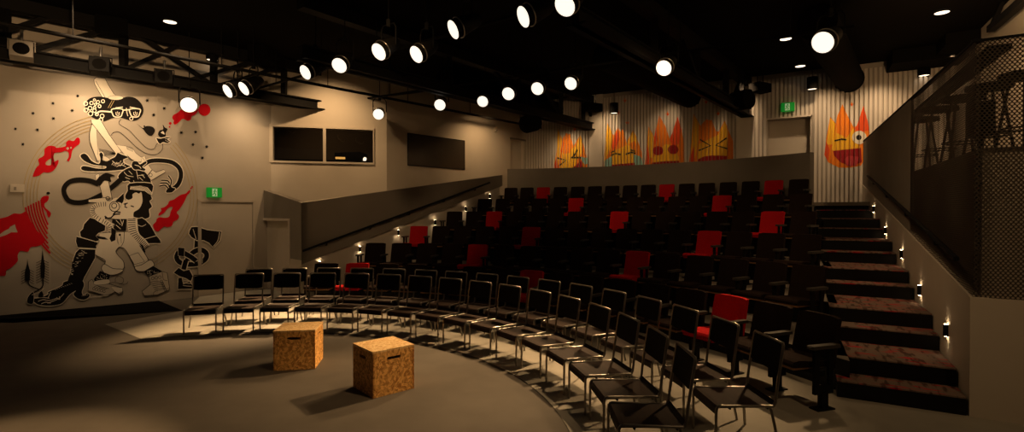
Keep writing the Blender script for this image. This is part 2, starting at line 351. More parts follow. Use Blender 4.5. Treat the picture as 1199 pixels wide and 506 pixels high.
# right-hand stair wall: white plaster below, perforated steel above
RE = P0+AIS*8.05
def rside(px, py): return at_wall(px, py, P0, RE)
za = rside(1135.5, 348).z; zb2 = rside(1012, 219); sb = (zb2.xy-P0).dot(AIS)
slope = (zb2.z-za)/sb
FR = P0+CRS*2.6                                                          # front face runs to the right
mb = MB()
def R(s, off, z): p = P0+AIS*s+CRS*off; return (p.x, p.y, z)
L_ = (RE-P0).length; zE = za+slope*L_
for off in (0, .12):
    q = [R(0, off, 0), R(L_, off, 0), R(L_, off, zE), R(0, off, za)]; mb.face(q if off else q[::-1], 'wall')
mb.face([R(0, 0, za), R(L_, 0, zE), R(L_, .12, zE), R(0, .12, za)], 'wall')
mb.face([R(0, 0, 0), R(0, 2.6, 0), R(0, 2.6, za), R(0, 0, za)][::-1], 'wall')
mb.face([R(0, 0, za), R(0, 2.6, za), R(0.1, 2.6, za), R(0.1, 0, za)], 'wall')
struct(mb.build('wall_stair'), 'beige wall beside the stairs with small wall lights', 'wall')
ZT = 3.07; ZT2 = 3.22; ZM = 2.2
mb = MB(); UV = []; SO = 2.7
def lz(z0, z1, q): return z0+(z1-z0)*q/L_
for off, du in ((.02, 0), (.055, .011)):
    mb.face([R(0, off, za), R(SO, off, lz(za, zE, SO)), R(SO, off, lz(ZT, ZT2, SO)), R(0, off, ZT)][::-1], 'perf'); UV += [(du, ZT), (SO+du, lz(ZT, ZT2, SO)), (SO+du, lz(za, zE, SO)), (du, za)]
mb.face([R(.02, 0.02, za), R(.02, 2.6, za), R(.02, 2.6, ZT), R(.02, 0.02, ZT)][::-1], 'perf'); UV += [(-.01, ZT), (-2.6, ZT), (-2.6, za), (-.01, za)]
for off in (.02, .055): mb.face([R(SO, off, lz(za, zE, SO)), R(L_, off, zE), R(L_, off, ZT2), R(SO, off, lz(ZT, ZT2, SO))][::-1], 'parapet'); UV += [(0, 0)]*4
mz = struct(mb.build('wall_mezzanine', uv=UV), 'brown perforated steel screen of the mezzanine', 'wall')
mb = MB(); mb.beam(R(0, .037, ZT), R(L_, .037, ZT2), .05, .02, 'black'); mb.beam(R(0.02, 0, ZT), R(.02, 2.6, ZT), .02, .02, 'black'); mb.beam(R(L_, .037, zE), R(L_, .037, ZT2), .05, .02, 'black')
mb.build('screen_frame', mz)
mb = MB()   # solid plaster behind the screen up to the mezzanine floor, mezzanine floor itself
mb.face([R(.06, .08, za), R(L_, .08, zE), R(L_, .08, zE+.01), R((ZM-za)/slope, .08, ZM), R(.06, .08, ZM)][::-1], 'parapet')
mb.face([R(.10, .08, za), R(.10, 2.6, za), R(.10, 2.6, ZM), R(.10, .08, ZM)][::-1], 'wall')
mb.face([R(.06, .08, ZM), R(.06, 2.6, ZM), R(L_+1.2, 2.6, ZM), R(L_+1.2, .08, ZM)], 'parapet')
struct(mb.build('floor_mezzanine'), 'dark mezzanine floor behind the perforated screen', 'floor')
def railing(name, label, pts, r, nrm, nb_=4):
    h = thing(name, label, 'handrail', pts[0]); o = Vector(pts[0]); mb = MB(); mb.tube([Vector(p)-o for p in pts], r, 'black', 8); mb.build('rail', h)
    a = Vector(pts[0])-o; b = Vector(pts[-1])-o
    for i in range(nb_):
        p = a.lerp(b, (i+.5)/nb_); mb = MB(); mb.tube([p, p-Vector((0, 0, .06)), p-Vector((0, 0, .06))+nrm*.07], .009, 'black', 6); mb.build('bracket', h)
    return h
h0 = at_wall(1016, 206, P0, RE, -.07); h1 = at_wall(1120, 303, P0, RE, -.07)
railing('handrail', 'black handrail on the perforated screen beside the stairs', [h0, h1], .021, Vector((CRS.x, CRS.y, 0)))
# ---- left stair parapet
PC = V2(-4.01, 9.75); ld = V2(.722, .692); ln = V2(-.692, .722)
def lw(px, py): return at_wall(px, py, PC, PC+ld*5)
q = [lw(352.5, 237.5), lw(588.4, 205), lw(588.4, 217.7), lw(353, 309.8)]
PE = q[1].xy
mb = MB(); n_ = Vector((ln.x, ln.y, 0))*.12
def slab(mb, P, n_, k):
    B = [p+n_ for p in P]; mb.face(P[::-1], k); mb.face(B, k)
    for i in range(len(P)): mb.face([P[i], P[(i+1) % len(P)], B[(i+1) % len(P)], B[i]], k)
slab(mb, q, n_, 'parapet')
fl0 = at_wall(304, 221, PC, PC+V2(-.692, .722))
fc = [q[0], fl0, Vector((fl0.x, fl0.y, 0.9)), Vector((PC.x, PC.y, 0.9))]
fd = V2(-.692, .722)
dA = at_wall(306.5, 255, PC, PC+fd); dB = at_wall(339.5, 256.5, PC, PC+fd); zd = (dA.z+dB.z)/2
s_a = (dA.xy-PC).dot(fd); s_b = (dB.xy-PC).dot(fd); s_l = (fl0.xy-PC).dot(fd)
def fp(s, z, off=0): p = PC+fd*s+ld*off; return Vector((p.x, p.y, z))
def ztop(s): return q[0].z+(fl0.z-q[0].z)*s/s_l
slab(mb, [fp(0, zd), fp(s_l, zd), fp(s_l, ztop(s_l)), fp(0, ztop(0))], Vector((ld.x, ld.y, 0))*.12, 'parapet')
slab(mb, [fp(s_a, .7), fp(s_l, .7), fp(s_l, zd), fp(s_a, zd)], Vector((ld.x, ld.y, 0))*.12, 'parapet')
zq = at_wall(347, 304, PC, PC+fd).z
slab(mb, [fp(0, zq), fp(s_b, zq), fp(s_b, zd), fp(0, zd)], Vector((ld.x, ld.y, 0))*.12, 'parapet')
struct(mb.build('wall_parapet'), 'dark grey sloping parapet beside the left steps', 'wall')
mb = MB(); slab(mb, [fp(0, 0), fp(s_b, 0), fp(s_b, zq), fp(0, zq)], Vector((ld.x, ld.y, 0))*.12, 'wall')
slab(mb, [fp(s_a, 0), fp(s_l, 0), fp(s_l, .7), fp(s_a, .7)], Vector((ld.x, ld.y, 0))*.12, 'wall')
b0 = Vector((PC.x, PC.y, 0)); b1 = Vector((PE.x, PE.y, 0))
o2 = Vector((ln.x, ln.y, 0))*.03
o3 = Vector((ln.x, ln.y, 0))*.115
slab(mb, [b0+o2, b1+o3, Vector((b1.x, b1.y, q[2].z))+o3, Vector((b0.x, b0.y, q[3].z))+o2], Vector((ln.x, ln.y, 0))*.09, 'wall')
struct(mb.build('wall_steps'), 'pale wall below the dark parapet with small wall lights', 'wall')
d2 = struct(thing('door_2', 'small pale door in the front of the dark parapet', 'door', (PC.x, PC.y, 0)), 'small pale door in the front of the dark parapet', 'door')
mb = MB(); oo = Vector((PC.x, PC.y, 0))
slab(mb, [fp(s_b, 0, .07)-oo, fp(s_a, 0, .07)-oo, fp(s_a, zd, .07)-oo, fp(s_b, zd, .07)-oo], Vector((ld.x, ld.y, 0))*.03, 'wall'); mb.build('door_leaf', d2)
mb = MB(); w_ = .05
for (u0, u1, z0, z1) in ((s_b-w_*.2, s_b+w_, 0, zd), (s_a-w_, s_a+w_*.2, 0, zd), (s_b, s_a, zd-w_, zd)):
    slab(mb, [fp(u0, z0, -.02)-oo, fp(u1, z0, -.02)-oo, fp(u1, z1, -.02)-oo, fp(u0, z1, -.02)-oo], Vector((ld.x, ld.y, 0))*.09, 'slat')
mb.build('door_frame', d2)
h0 = at_wall(354.4, 294, PC, PC+ld, .06); h1 = at_wall(573.5, 213.8, PC, PC+ld, .06)
railing('handrail', 'long black handrail on the dark left parapet', [h0, h1], .022, Vector((ln.x, ln.y, 0)), 5)
# mural wall door
dm = struct(thing('door_1', 'flush beige door at the right end of the mural wall', 'door', (ML[4].x, ML[4].y, 0)), 'flush beige door at the right end of the mural wall', 'door')
tm = (ML[5]-ML[4]).normalized(); nm = V2(tm.y, -tm.x)
def mpnt(s, off, z): p = tm*s+nm*off; return Vector((p.x, p.y, z))
sA = 0.0; sB = sz(297, 248, ML[4], ML[5])[0]; zD = sz(265, 235.5, ML[4], ML[5])[1]
mb = MB()
for (u0, u1, z0, z1, o1) in ((sA-.03, sA+.03, 0, zD, .03), (sB-.03, sB+.03, 0, zD, .03), (sA-.03, sB+.03, zD-.02, zD+.03, .03)):
    slab(mb, [mpnt(u0, .0, z0), mpnt(u1, .0, z0), mpnt(u1, .0, z1), mpnt(u0, .0, z1)][::-1], Vector((nm.x, nm.y, 0))*o1, 'wall_m')
mb.build('door_frame', dm)
mb = MB(); slab(mb, [mpnt(sA+.04, 0, 0.01), mpnt(sB-.04, 0, 0.01), mpnt(sB-.04, 0, zD-.03), mpnt(sA+.04, 0, zD-.03)][::-1], Vector((nm.x, nm.y, 0))*.006, 'wall_m'); mb.build('door_leaf', dm)
# ------------------------------------------------------------------ raked seating
ROW = {1: [363.6,400.5,436.6,470,504,539,572,605,641,674,710.5,749,788.6,832.6,880.6,932,988],
 2: [424.7,455,485.5,515,544.8,575,606,637,667,696.7,730.3,764,801,839.5,881,926.5,970],
 3: [477.5,504,529.5,554.8,582,609,636,662.5,690.8,719.4,749,779.7,813.7,848.5,884,924.6,966],
 4: [521.2,543.7,567,591,614.7,638.5,663,686.8,713,738,765,794.5,825,855,887,923.6,960],
 5: [557.4,578.5,599.5,621,642.5,663.5,686,708.5,731.7,756,780.5,805,831.7,860,890,921.7,955],
 6: [589,607.8,626.6,646.3,666.5,686.8,706.6,727.3,748.7,769.8,792.5,816,839.6,866.3,892,920.7,950.5]}
Y1 = [308.3,308.3,309,309.6,311,312.3,313.8,315.5,318.5,321.8,326,330,336,342.5,350,363.7,375]
Y6 = [220,219.8,219.5,219.2,218.8,218.4,218,217.4,216.7,215.8,215.2,214.6,213.8,213,211.6,210.4,209.4]
REDS = {1: (1, 7, 13), 2: (4, 10), 3: (0, 5, 12), 4: (2, 8, 14), 5: (5, 12), 6: (2, 9, 14)}
TOP = .75; RISE = .312
c1 = circ3([at_z(x, y, TOP) for x, y in zip(ROW[1], Y1)]); c6 = circ3([at_z(x, y, TOP+5*RISE) for x, y in zip(ROW[6], Y6)])
def rc(r): w = (r-1)/5; return tuple(c1[i]+(c6[i]-c1[i])*w for i in range(3))
EDGE = {r: [hit_circle(x, rc(r)) for x in ROW[r]] for r in ROW}
# tiers
def ext(L, a, b): return [L[0]+(L[0]-L[1]).normalized()*a]+L+[L[-1]+(L[-1]-L[-2]).normalized()*b]
fronts = {}
for r in range(2, 7): fronts[r] = ext([EDGE[r-1][i].lerp(EDGE[r][i], .30) for i in range(17)], .25, .12)
back6 = ext([EDGE[6][i]+(EDGE[6][i]-EDGE[5][i])*.62 for i in range(17)], .3, .12)
for r in range(2, 7):
    fr_ = fronts[r]; bk = fronts[r+1] if r < 6 else back6; mb = MB(); z = RISE*(r-1)
    for i in range(len(fr_)-1):
        a, b, c, d = fr_[i], fr_[i+1], bk[i+1], bk[i]
        mb.face([(a.x,a.y,z),(b.x,b.y,z),(c.x,c.y,z),(d.x,d.y,z)], 'parapet'); mb.face([(a.x,a.y,z-RISE),(b.x,b.y,z-RISE),(b.x,b.y,z),(a.x,a.y,z)], 'step')
    for L0, rev in ((0, 0), (-1, 1)):
        a, d = fr_[L0], bk[L0]; qd = [(a.x,a.y,0),(a.x,a.y,z),(d.x,d.y,z),(d.x,d.y,0)]; mb.face(qd[::-1] if rev else qd, 'parapet')
    struct(mb.build('floor_tier_%d' % r), 'curved dark seating tier number %d from the floor' % r, 'floor')
# rear parapet behind the top row
mb = MB(); par = [at_z(x, y, 2.83).xy for x, y in ((594,198.3),(640,197),(690,195.4),(740,193.6),(790,191),(835,188),(880,184.4),(915,181.3),(948,178))]
pc = circ3(par); par = [hit_circle(x, pc) for x in (594,625,660,690,725,760,790,820,850,880,915,948)]
nn = [(p-V2(pc[0], pc[1])).normalized()*.14 for p in par]
zb0 = 1.56
for i in range(len(par)-1):
    a, b = par[i], par[i+1]; c, d = b+nn[i+1], a+nn[i]
    mb.face([(a.x,a.y,zb0),(b.x,b.y,zb0),(b.x,b.y,2.83),(a.x,a.y,2.83)], 'parapet'); mb.face([(a.x,a.y,2.83),(b.x,b.y,2.83),(c.x,c.y,2.83),(d.x,d.y,2.83)], 'parapet'); mb.face([(d.x,d.y,2.83),(c.x,c.y,2.83),(c.x,c.y,zb0),(d.x,d.y,zb0)], 'parapet')
for p, m_ in ((par[0], nn[0]), (par[-1], nn[-1])): mb.face([(p.x,p.y,zb0),(p.x,p.y,2.83),(p.x+m_.x,p.y+m_.y,2.83),(p.x+m_.x,p.y+m_.y,zb0)], 'parapet')
struct(mb.build('wall_rear_parapet'), 'dark curved parapet behind the top row of seats', 'wall')
# rear landing
mb = MB(); ld_ = [P0+AIS*6.62+CRS*.02, P0+AIS*8.05, K1+V2(.0, 0), B2, par[0]+nn[0]]+[p+m_*.9 for p, m_ in zip(par, nn)][1:]+[P0+AIS*6.62-CRS*.95]
mb.prism([(p.x, p.y) for p in ld_], 1.80, 1.872, 'parapet'); struct(mb.build('floor_landing'), 'dark landing behind the top row', 'floor')
# ------------------------------------------------------------------ stairs (twelve carpeted steps)
ks = [1135,1123,1101,1093,1071,1065,1050,1045,1034.6,1030.6,1021,1017]
vx = 599.5+F*AIS.x/AIS.y; D0 = P0.y
tk = [(D0*(1135-vx)/(x-vx)-D0)/AIS.y for x in ks]
for i in range(0, 12, 2): pass
tk[0] = 0.0
st = thing('staircase', 'black stepped stairs with red and grey carpet beside the right wall', 'stairs', (P0.x, P0.y, 0), -math.radians(29.1))
# local frame: +x along a step to the right, +y up the stairs
SR = .156; wid = .915
for k in range(12):
    y0 = tk[k]; y1 = tk[k+1] if k < 11 else tk[k]+.6; z = SR*(k+1)
    mb = MB(); xl = -wid-.0
    mb.box((xl, y0+.012, 0 if k < 2 else z-SR*2), (-.015, y1+.02, z-.012), 'step'); s_ = mb.build('step', st)
    mb = MB(); mb.box((xl, y0, z-.012), (-.015, y1, z), 'carpet' if k < 11 else 'parapet'); c_ = mb.build('carpet_tread', s_); 
    if k == 0: c_['label'] = 'red and grey flecked carpet'
# ------------------------------------------------------------------ armchairs
def rounded_panel(w0, w1, z0, z1, th, y0, y1, curve=.02, nx=8, nz=5):
    """slightly dished panel: width w0 bottom..w1 top, leaning from y0 (bottom) to y1 (top)"""
    vs = []; fs = []
    for side in (0, 1):
        for j in range(nz+1):
            v = j/nz; w = w0+(w1-w0)*v; z = z0+(z1-z0)*v; y = y0+(y1-y0)*v
            for i in range(nx+1):
                u = -1+2*i/nx; zz = z; ww = w
                if j in (0, nz) and i in (0, nx): zz = z+(.012 if j == 0 else -.012)
                vs.append((u*ww/2, y-curve*u*u+curve*.5+(th if side else 0), zz))
    n = (nx+1)*(nz+1)
    for j in range(nz):
        for i in range(nx):
            a = j*(nx+1)+i; fs.append((a, a+1, a+nx+2, a+nx+1)); fs.append((n+a+nx+1, n+a+nx+2, n+a+1, n+a))
    rim = [j for j in range(nx+1)]+[(k+1)*(nx+1)+nx for k in range(nz)]+[nz*(nx+1)+i for i in range(nx-1, -1, -1)]+[k*(nx+1) for k in range(nz-1, 0, -1)]
    for a, b in zip(rim, rim[1:]+rim[:1]): fs.append((b, a, n+a, n+b))
    return vs, fs
def arm_parts(root, x):
    mb = MB(); mb.box((x-.035, -.34, .515), (x+.035, -.02, .545), 'armpad'); mb.box((x-.026, -.352, .52), (x+.026, -.34, .54), 'armpad'); mb.build('armrest', root)
    mb = MB(); mb.box((x-.014, -.30, .16), (x+.014, -.245, .515), 'black'); mb.box((x-.014, -.13, .16), (x+.014, -.085, .515), 'black')
    mb.box((x-.016, -.30, .13), (x+.016, -.085, .20), 'black'); mb.box((x-.022, -.23, .012), (x+.022, -.15, .14), 'black'); mb.build('support_post', root)
    mb = MB(); mb.box((x-.05, -.30, 0), (x+.05, -.10, .012), 'black'); mb.build('base_plate', root)
def make_arm(kind, ends):
    t = thing('auditorium_armchair', '', 'armchair')
    fab = 'red' if kind == 'red' else 'fab'
    mb = MB(); v, f = rounded_panel(.46, .445, .35, TOP, .05, -.03, .06, .025); mb.faces(v, f, fab); mb.build('backrest', t)
    mb = MB(); v, f = rounded_panel(.43, .41, .30, TOP-.05, .012, .022, .105, .025); mb.faces(v, f, 'fab' if kind != 'red' else 'fab'); mb.build('back_shell', t)
    mb = MB(); prof = [(-.47, .405), (-.49, .385), (-.485, .36), (-.46, .355), (-.03, .335), (-.01, .35), (-.01, .385), (-.25, .395), (-.40, .412)]
    xs = (-.225, .225); vs = [(x, y, z) for x in xs for y, z in prof]; n = len(prof)
    fs = [tuple(range(n)), tuple(range(2*n-1, n-1, -1))]+[(i, i+n, (i+1) % n+n, (i+1) % n) for i in range(n)]; mb.faces(vs, fs, fab); mb.build('seat_cushion', t)
    mb = MB(); mb.box((-.22, -.478, .335), (.22, -.03, .352), 'shell' if kind != 'red' else 'red'); mb.build('seat_shell', t)
    mb = MB(); mb.beam((-.27, -.19, .30), (.27, -.19, .30), .06, .05, 'black'); mb.build('seat_beam', t)
    arm_parts(t, .275)
    if ends: arm_parts(t, -.275)
    return t
PR = {(k, e_): make_arm(k, e_) for k in ('dark', 'red') for e_ in (0, 1)}
used = {}
RN = {1: 'lowest row', 2: 'second row up', 3: 'third row up', 4: 'fourth row up', 5: 'fifth row up', 6: 'top row'}
def redname(r, i):
    L = REDS[r]
    if len(L) == 3: return ('left', 'middle', 'right')[L.index(i)]
    return ('left', 'right')[L.index(i)]
for r in range(1, 7):
    pit = [(EDGE[r][i+1]-EDGE[r][i]).length for i in range(16)]; pm = sum(pit)/16
    for i in range(16):
        kind = 'red' if i in REDS[r] else 'dark'; key = (kind, 1 if i == 0 else 0)
        a, b = EDGE[r][i], EDGE[r][i+1]; p = (a+b)/2; d = (b-a).normalized(); p = p-V2(-d.y, d.x)*.05
        loc = (p.x, p.y, RISE*(r-1)+(.004 if r == 1 else 0)); rz = math.atan2(d.y, d.x); sc = pm/.585
        if kind == 'red': lab = 'red fabric armchair in the %s, %s' % (RN[r], 'its %s red seat' % (redname(r, i)+('most' if redname(r, i) != 'middle' else '')))
        else:
            near = min(REDS[r], key=lambda q: (abs(q-i), q)); dist = abs(near-i); side = 'left' if i < near else 'right'
            if i == 15: lab = 'dark brown armchair at the stair end of the %s' % RN[r]
            elif i == 0: lab = 'dark brown armchair at the left wall end of the %s' % RN[r]
            else: lab = 'dark brown armchair in the %s, %s seat %s of its %s red one' % (RN[r], ORD[dist-1], side, redname(r, i=near)+('most' if redname(r, near) != 'middle' else ''))
        if key not in used:
            o = PR[key]; used[key] = 1; o.location = loc; o.rotation_euler = (0, 0, rz); o.scale = (sc, sc, 1); o['label'] = lab
        else: o = dup(PR[key], loc, rz, lab, (sc, sc, 1))
        o['group'] = ('red' if kind == 'red' else 'dark')+' armchairs of the raked seating'
for k_, o in PR.items():
    if k_ not in used:
        for c in list(o.children): bpy.data.objects.remove(c)
        bpy.data.objects.remove(o)
# ------------------------------------------------------------------ tubular chairs in two arcs
def make_chair():
    t = thing('tube_frame_chair', '', 'chair'); hw = .195; SH = .318
    mb = MB(); th = .016; pr = [(-.225, SH-.045), (-.222, SH-.018), (-.208, SH-.002), (-.18, SH), (.19, SH-.004), (.205, SH+.012), (.205, SH+.028)]
    vs = []; n = len(pr)
    for x in (-hw+.006, hw-.006):
        for (y, z) in pr: vs.append((x, y, z))
        for (y, z) in pr: vs.append((x, y+.004, z-th))
    fs = []
    for i in range(n-1):
        fs += [(i, 2*n+i, 2*n+i+1, i+1)]; fs += [(n+i+1, 3*n+i+1, 3*n+i, n+i)]
        fs += [(i, i+1, n+i+1, n+i), (2*n+i+1, 2*n+i, 3*n+i, 3*n+i+1)]
    fs += [(0, n, 3*n, 2*n), (n-1, 3*n-1, 4*n-1, 2*n-1)]
    mb.faces(vs, fs, 'ply'); mb.build('seat', t)
    mb = MB(); v, f = rounded_panel(.375, .375, .535, .742, .014, .232, .262, .008, 6, 2); mb.faces(v, f, 'pad'); mb.build('backrest', t)
    r = .0105
    mb = MB(); pts = [(-hw, .19, SH-.008), (-hw, .205, SH+.02), (-hw, .218, .45), (-hw, .262, .735), (-hw+.012, .264, .75), (hw-.012, .264, .75), (hw, .262, .735), (hw, .218, .45), (hw, .205, SH+.02), (hw, .19, SH-.008)]
    mb.tube(pts, r, 'tube', 8); mb.build('back_frame', t)
    mb = MB()
    for s in (-1, 1): mb.tube([(s*hw, -.19, SH+.002), (s*hw, .19, SH-.008)], r, 'tube', 8)
    mb.tube([(-hw, -.12, SH-.02), (hw, -.12, SH-.02)], .008, 'black', 6); mb.tube([(-hw, .15, SH-.022), (hw, .15, SH-.022)], .008, 'black', 6); mb.build('seat_rail', t)
    for s in (-1, 1):
        mb = MB(); mb.tube([(s*hw, -.19, SH+.002), (s*hw, -.206, SH-.003), (s*hw, -.217, SH-.018), (s*hw, -.22, SH-.04), (s*hw, -.222, 0.0)], r, 'tube', 8); mb.build('leg', t)
    for s in (-1, 1):
        mb = MB(); mb.tube([(s*hw, .14, SH-.006), (s*hw, .16, SH-.012), (s*(hw+.004), .172, SH-.035), (s*(hw+.05), .215, 0.0)], r, 'tube', 8); mb.build('leg', t)
    return t
LA = [215.5,261,303,343,381.6,418,452.6,486,518.7,549.8,580.7,610,639,666,692,716]; RA = [251.5,296,338,377,413.5,447.5,481,513,543.9,574,604.5,633,661,687.3,711.5,733]
CA = (DISC[0], DISC[1], 3.73)
RAD = [3.70+.0105*i for i in range(16)]
angA = []
for i in range(13):
    q = hit_circle((LA[i]+RA[i])/2, (CA[0], CA[1], RAD[i])); angA.append(math.atan2(q.y-CA[1], q.x-CA[0]))
kA = (angA[12]-angA[4])/8
angA += [angA[12]+kA*(i-12) for i in range(13, 16)]
BT = [((286.9,315.4),(319.6,314.8)),((329.5,314.8),(360.8,314.8)),((370.8,314.8),(399.8,314.8)),((409.6,315),(438.3,315.3)),((448,315.6),(475,316)),((485,316.6),(512.6,317.4)),((520.5,318.1),(548,319.2)),((556.7,320.4),(584.3,322.4)),((592.8,323.4),(620.5,326.3)),((629.8,327.7),(656.5,330.6)),((666,333),(695,337)),((704.7,338.5),(734.3,343.8)),((744.3,345.8),(776.3,353.3)),((785.6,356),(820,364)),((831,368.5),(868,378)),((879.3,384),(921,398.8))]
ptsB = [(at_z(*a, .75)+at_z(*b, .75))/2 for a, b in BT]; CBk = circ3(ptsB)
ch = make_chair(); first = True
def place(x, y, rz, lab, grp):
    global first
    if first: o = ch; ch.location = (x, y, .004); ch.rotation_euler = (0, 0, rz); ch['label'] = lab; first = False
    else: o = dup(ch, (x, y, .004), rz, lab)
    o['group'] = grp
def clab(row, i):
    if i < 8: w = 'at the mural wall end' if i == 0 else '%s from the mural wall end' % ORD[i]
    else: w = 'at the stair end' if i == 15 else '%s from the stair end' % ORD[15-i]
    return 'black tube-frame chair in the %s, %s' % (row, w)
for i, a in enumerate(angA):
    # rotate so that the chair faces the stage centre
    p = V2(CA[0]+(RAD[i]+.22)*math.cos(a), CA[1]+(RAD[i]+.22)*math.sin(a)); place(p.x, p.y, a-PI/2, clab('front arc by the stage', i), 'tube-frame chairs of the front arc')
for i, (a, b) in enumerate(BT):
    cb = (DISC[0], DISC[1], 4.86+.0145*i); p = hit_circle((a[0]+b[0])/2, cb); d = (p-V2(cb[0], cb[1])).normalized(); g = math.atan2(d.y, d.x); p = p-d*.262
    place(p.x, p.y, g-PI/2, clab('second arc behind it', i).replace('second arc behind it', 'second arc before the armchairs'), 'tube-frame chairs of the second arc')
# ------------------------------------------------------------------ stage boxes
def stage_box(loc, rz, s, label):
    t = thing('stage_box', label, 'box', loc, rz); th = .018
    def slotted(name, M4):
        mb = MB(); w = s; h = s-th; sx0, sx1, sz0, sz1 = s*.33, s*.67, h*.795, h*.865; r = (sz1-sz0)/2; zc = (sz0+sz1)/2
        hole = [(sx0+r-r*math.sin(q), zc+r*math.cos(q)) for q in [PI*k/6 for k in range(7)]]+[(sx1-r+r*math.sin(q), zc-r*math.cos(q)) for q in [PI*k/6 for k in range(7)]]
        outer = [(0, h), (0, 0), (w, 0), (w, h)]
        def P(x, z, y): return M4 @ Vector((x, y, z))
        for y, rev in ((0, False), (th, True)):
            left = [(0, h), (0, 0)]+[(w/2, 0)]+[(w/2, sz0)]+hole[:7][::-1]+[(w/2, sz1), (w/2, h)]
            # left half: outer-left down to bottom, along to the middle, up round the hole's left side, up to the top
            lf = [(0, h), (0, 0), (w/2, 0), (w/2, sz0)]+[q for q in hole[:7][::-1]]+[(w/2, sz1), (w/2, h)]
            rt = [(w/2, h), (w/2, sz1)]+[q for q in hole[7:][::-1]]+[(w/2, sz0), (w/2, 0), (w, 0), (w, h)]
            for pl in (lf, rt):
                f = [P(x, z, y) for x, z in pl]; mb.face(f[::-1] if rev else f, 'osb')
        n = len(hole)
        for i in range(n):
            a, b = hole[i], hole[(i+1) % n]; mb.face([P(*a, 0), P(*b, 0), P(*b, th), P(*a, th)], 'osb')
        for i in range(4):
            a, b = outer[i], outer[(i+1) % 4]; mb.face([P(*b, 0), P(*a, 0), P(*a, th), P(*b, th)], 'osb')
        return mb.build(name, t)
    for k in range(4):
        R_ = Matrix.Translation((s/2, s/2, 0)) @ Matrix.Rotation(PI/2*k, 4, 'Z') @ Matrix.Translation((-s/2, -s/2, 0)); slotted('side_panel', R_)
    mb = MB(); mb.box((-.002, -.002, s-th), (s+.002, s+.002, s), 'osb_top_lit'); mb.build('top_panel', t)
    return t
stage_box((-1.248, 4.586, 0), .718, .42, 'nearer strand-board stage box standing corner on, right of the other')
stage_box((-2.518, 5.393, 0), .159, .42, 'farther strand-board stage box near the black chairs, left of the other')
# low black wedge ramp against the mural wall
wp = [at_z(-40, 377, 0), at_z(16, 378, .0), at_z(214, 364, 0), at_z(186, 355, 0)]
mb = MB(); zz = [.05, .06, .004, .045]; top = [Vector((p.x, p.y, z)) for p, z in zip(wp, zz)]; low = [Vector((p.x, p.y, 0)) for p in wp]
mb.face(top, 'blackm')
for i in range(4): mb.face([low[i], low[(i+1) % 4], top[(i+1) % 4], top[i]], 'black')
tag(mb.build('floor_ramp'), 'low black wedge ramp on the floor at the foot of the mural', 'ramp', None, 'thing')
fs_ = thing('cable_clip', 'small white clip on the floor beneath the front chairs', 'clip', at_z(505, 404.5, 0))
mb = MB(); mb.box((-.045,-.02,.004),(.045,.02,.03),'white'); mb.build('clip_body', fs_); mb = MB(); mb.tube([(-.045,-.02,.012),(-.07,-.05,.008),(-.02,-.06,.008)],.006,'black',6); mb.build('cable_end', fs_)
# ------------------------------------------------------------------ painted pictures
def clip(poly, x0, x1):
    for ax, sgn in ((x0, 1), (x1, -1)):
        out = []; n = len(poly)
        for i in range(n):
            a, b = poly[i], poly[(i+1) % n]; da = (a[0]-ax)*sgn; db = (b[0]-ax)*sgn
            if da >= 0: out.append(a)
            if (da >= 0) != (db >= 0):
                k = da/(da-db); out.append((ax, a[1]+(b[1]-a[1])*k))
        poly = out
        if len(poly) < 3: return None
    res = []
    for p in poly:
        if not res or abs(p[0]-res[-1][0])+abs(p[1]-res[-1][1]) > 1e-6: res.append(p)
    return res if len(res) > 2 else None
def smooth(pts, closed, n=4):
    out = []; m_ = len(pts); rng = range(m_ if closed else m_-1)
    for i in rng:
        g = lambda k: pts[k % m_] if closed else pts[max(0, min(m_-1, k))]
        p0, p1, p2, p3 = g(i-1), g(i), g(i+1), g(i+2)
        for j in range(n):
            u = j/n; out.append(tuple(.5*((2*p1[c])+(-p0[c]+p2[c])*u+(2*p0[c]-5*p1[c]+4*p2[c]-p3[c])*u*u+(-p0[c]+3*p1[c]-3*p2[c]+p3[c])*u**3) for c in (0, 1)))
    if not closed: out.append(tuple(pts[-1]))
    return out
def strip(pts, w, closed=False):
    n = len(pts); L = []; R_ = []
    for i in range(n):
        a = pts[(i-1) % n] if (closed or i) else pts[i]; b = pts[(i+1) % n] if (closed or i < n-1) else pts[i]
        dx, dy = b[0]-a[0], b[1]-a[1]; l = math.hypot(dx, dy) or 1; nx, ny = -dy/l*w/2, dx/l*w/2
        L.append((pts[i][0]+nx, pts[i][1]+ny)); R_.append((pts[i][0]-nx, pts[i][1]-ny))
    return [[L[i], L[(i+1) % n], R_[(i+1) % n], R_[i]] for i in range(n if closed else n-1)]
mur = MB(); lay = [.010]
MSEG = [(-400, 60, ML[0], ML[1]), (60, 120, ML[1], ML[2]), (120, 185, ML[2], ML[3]), (185, 233.5, ML[3], ML[4]), (233.5, 320, ML[4], ML[5])]
def area(p): return sum(p[i][0]*p[(i+1) % len(p)][1]-p[(i+1) % len(p)][0]*p[i][1] for i in range(len(p)))
def paint(poly, k):
    if area(poly) < 0: poly = poly[::-1]
    for x0, x1, a, b in MSEG:
        c = clip(poly, x0, x1)
        if c: mur.face([at_wall(x, y, a, b, lay[0]) for x, y in c[::-1]], k)
def Zf(ox, oy, k): return lambda *pts: [(ox+x/k, oy+y/k) for x, y in pts]
za_, zb_, zc_, zd_, ze_, zf_, zg_ = [Zf(x, y, 7.23) for x, y in ((85,85),(125,105),(70,140),(130,160),(65,195),(115,215),(75,255))]
zh_ = Zf(15,290,6.75); zi_ = Zf(95,290,6.745); zj_ = Zf(195,255,5.625); zk_ = Zf(0,150,5.62); zl_ = Zf(0,220,4.6); zm_ = Zf(180,110,6.325)
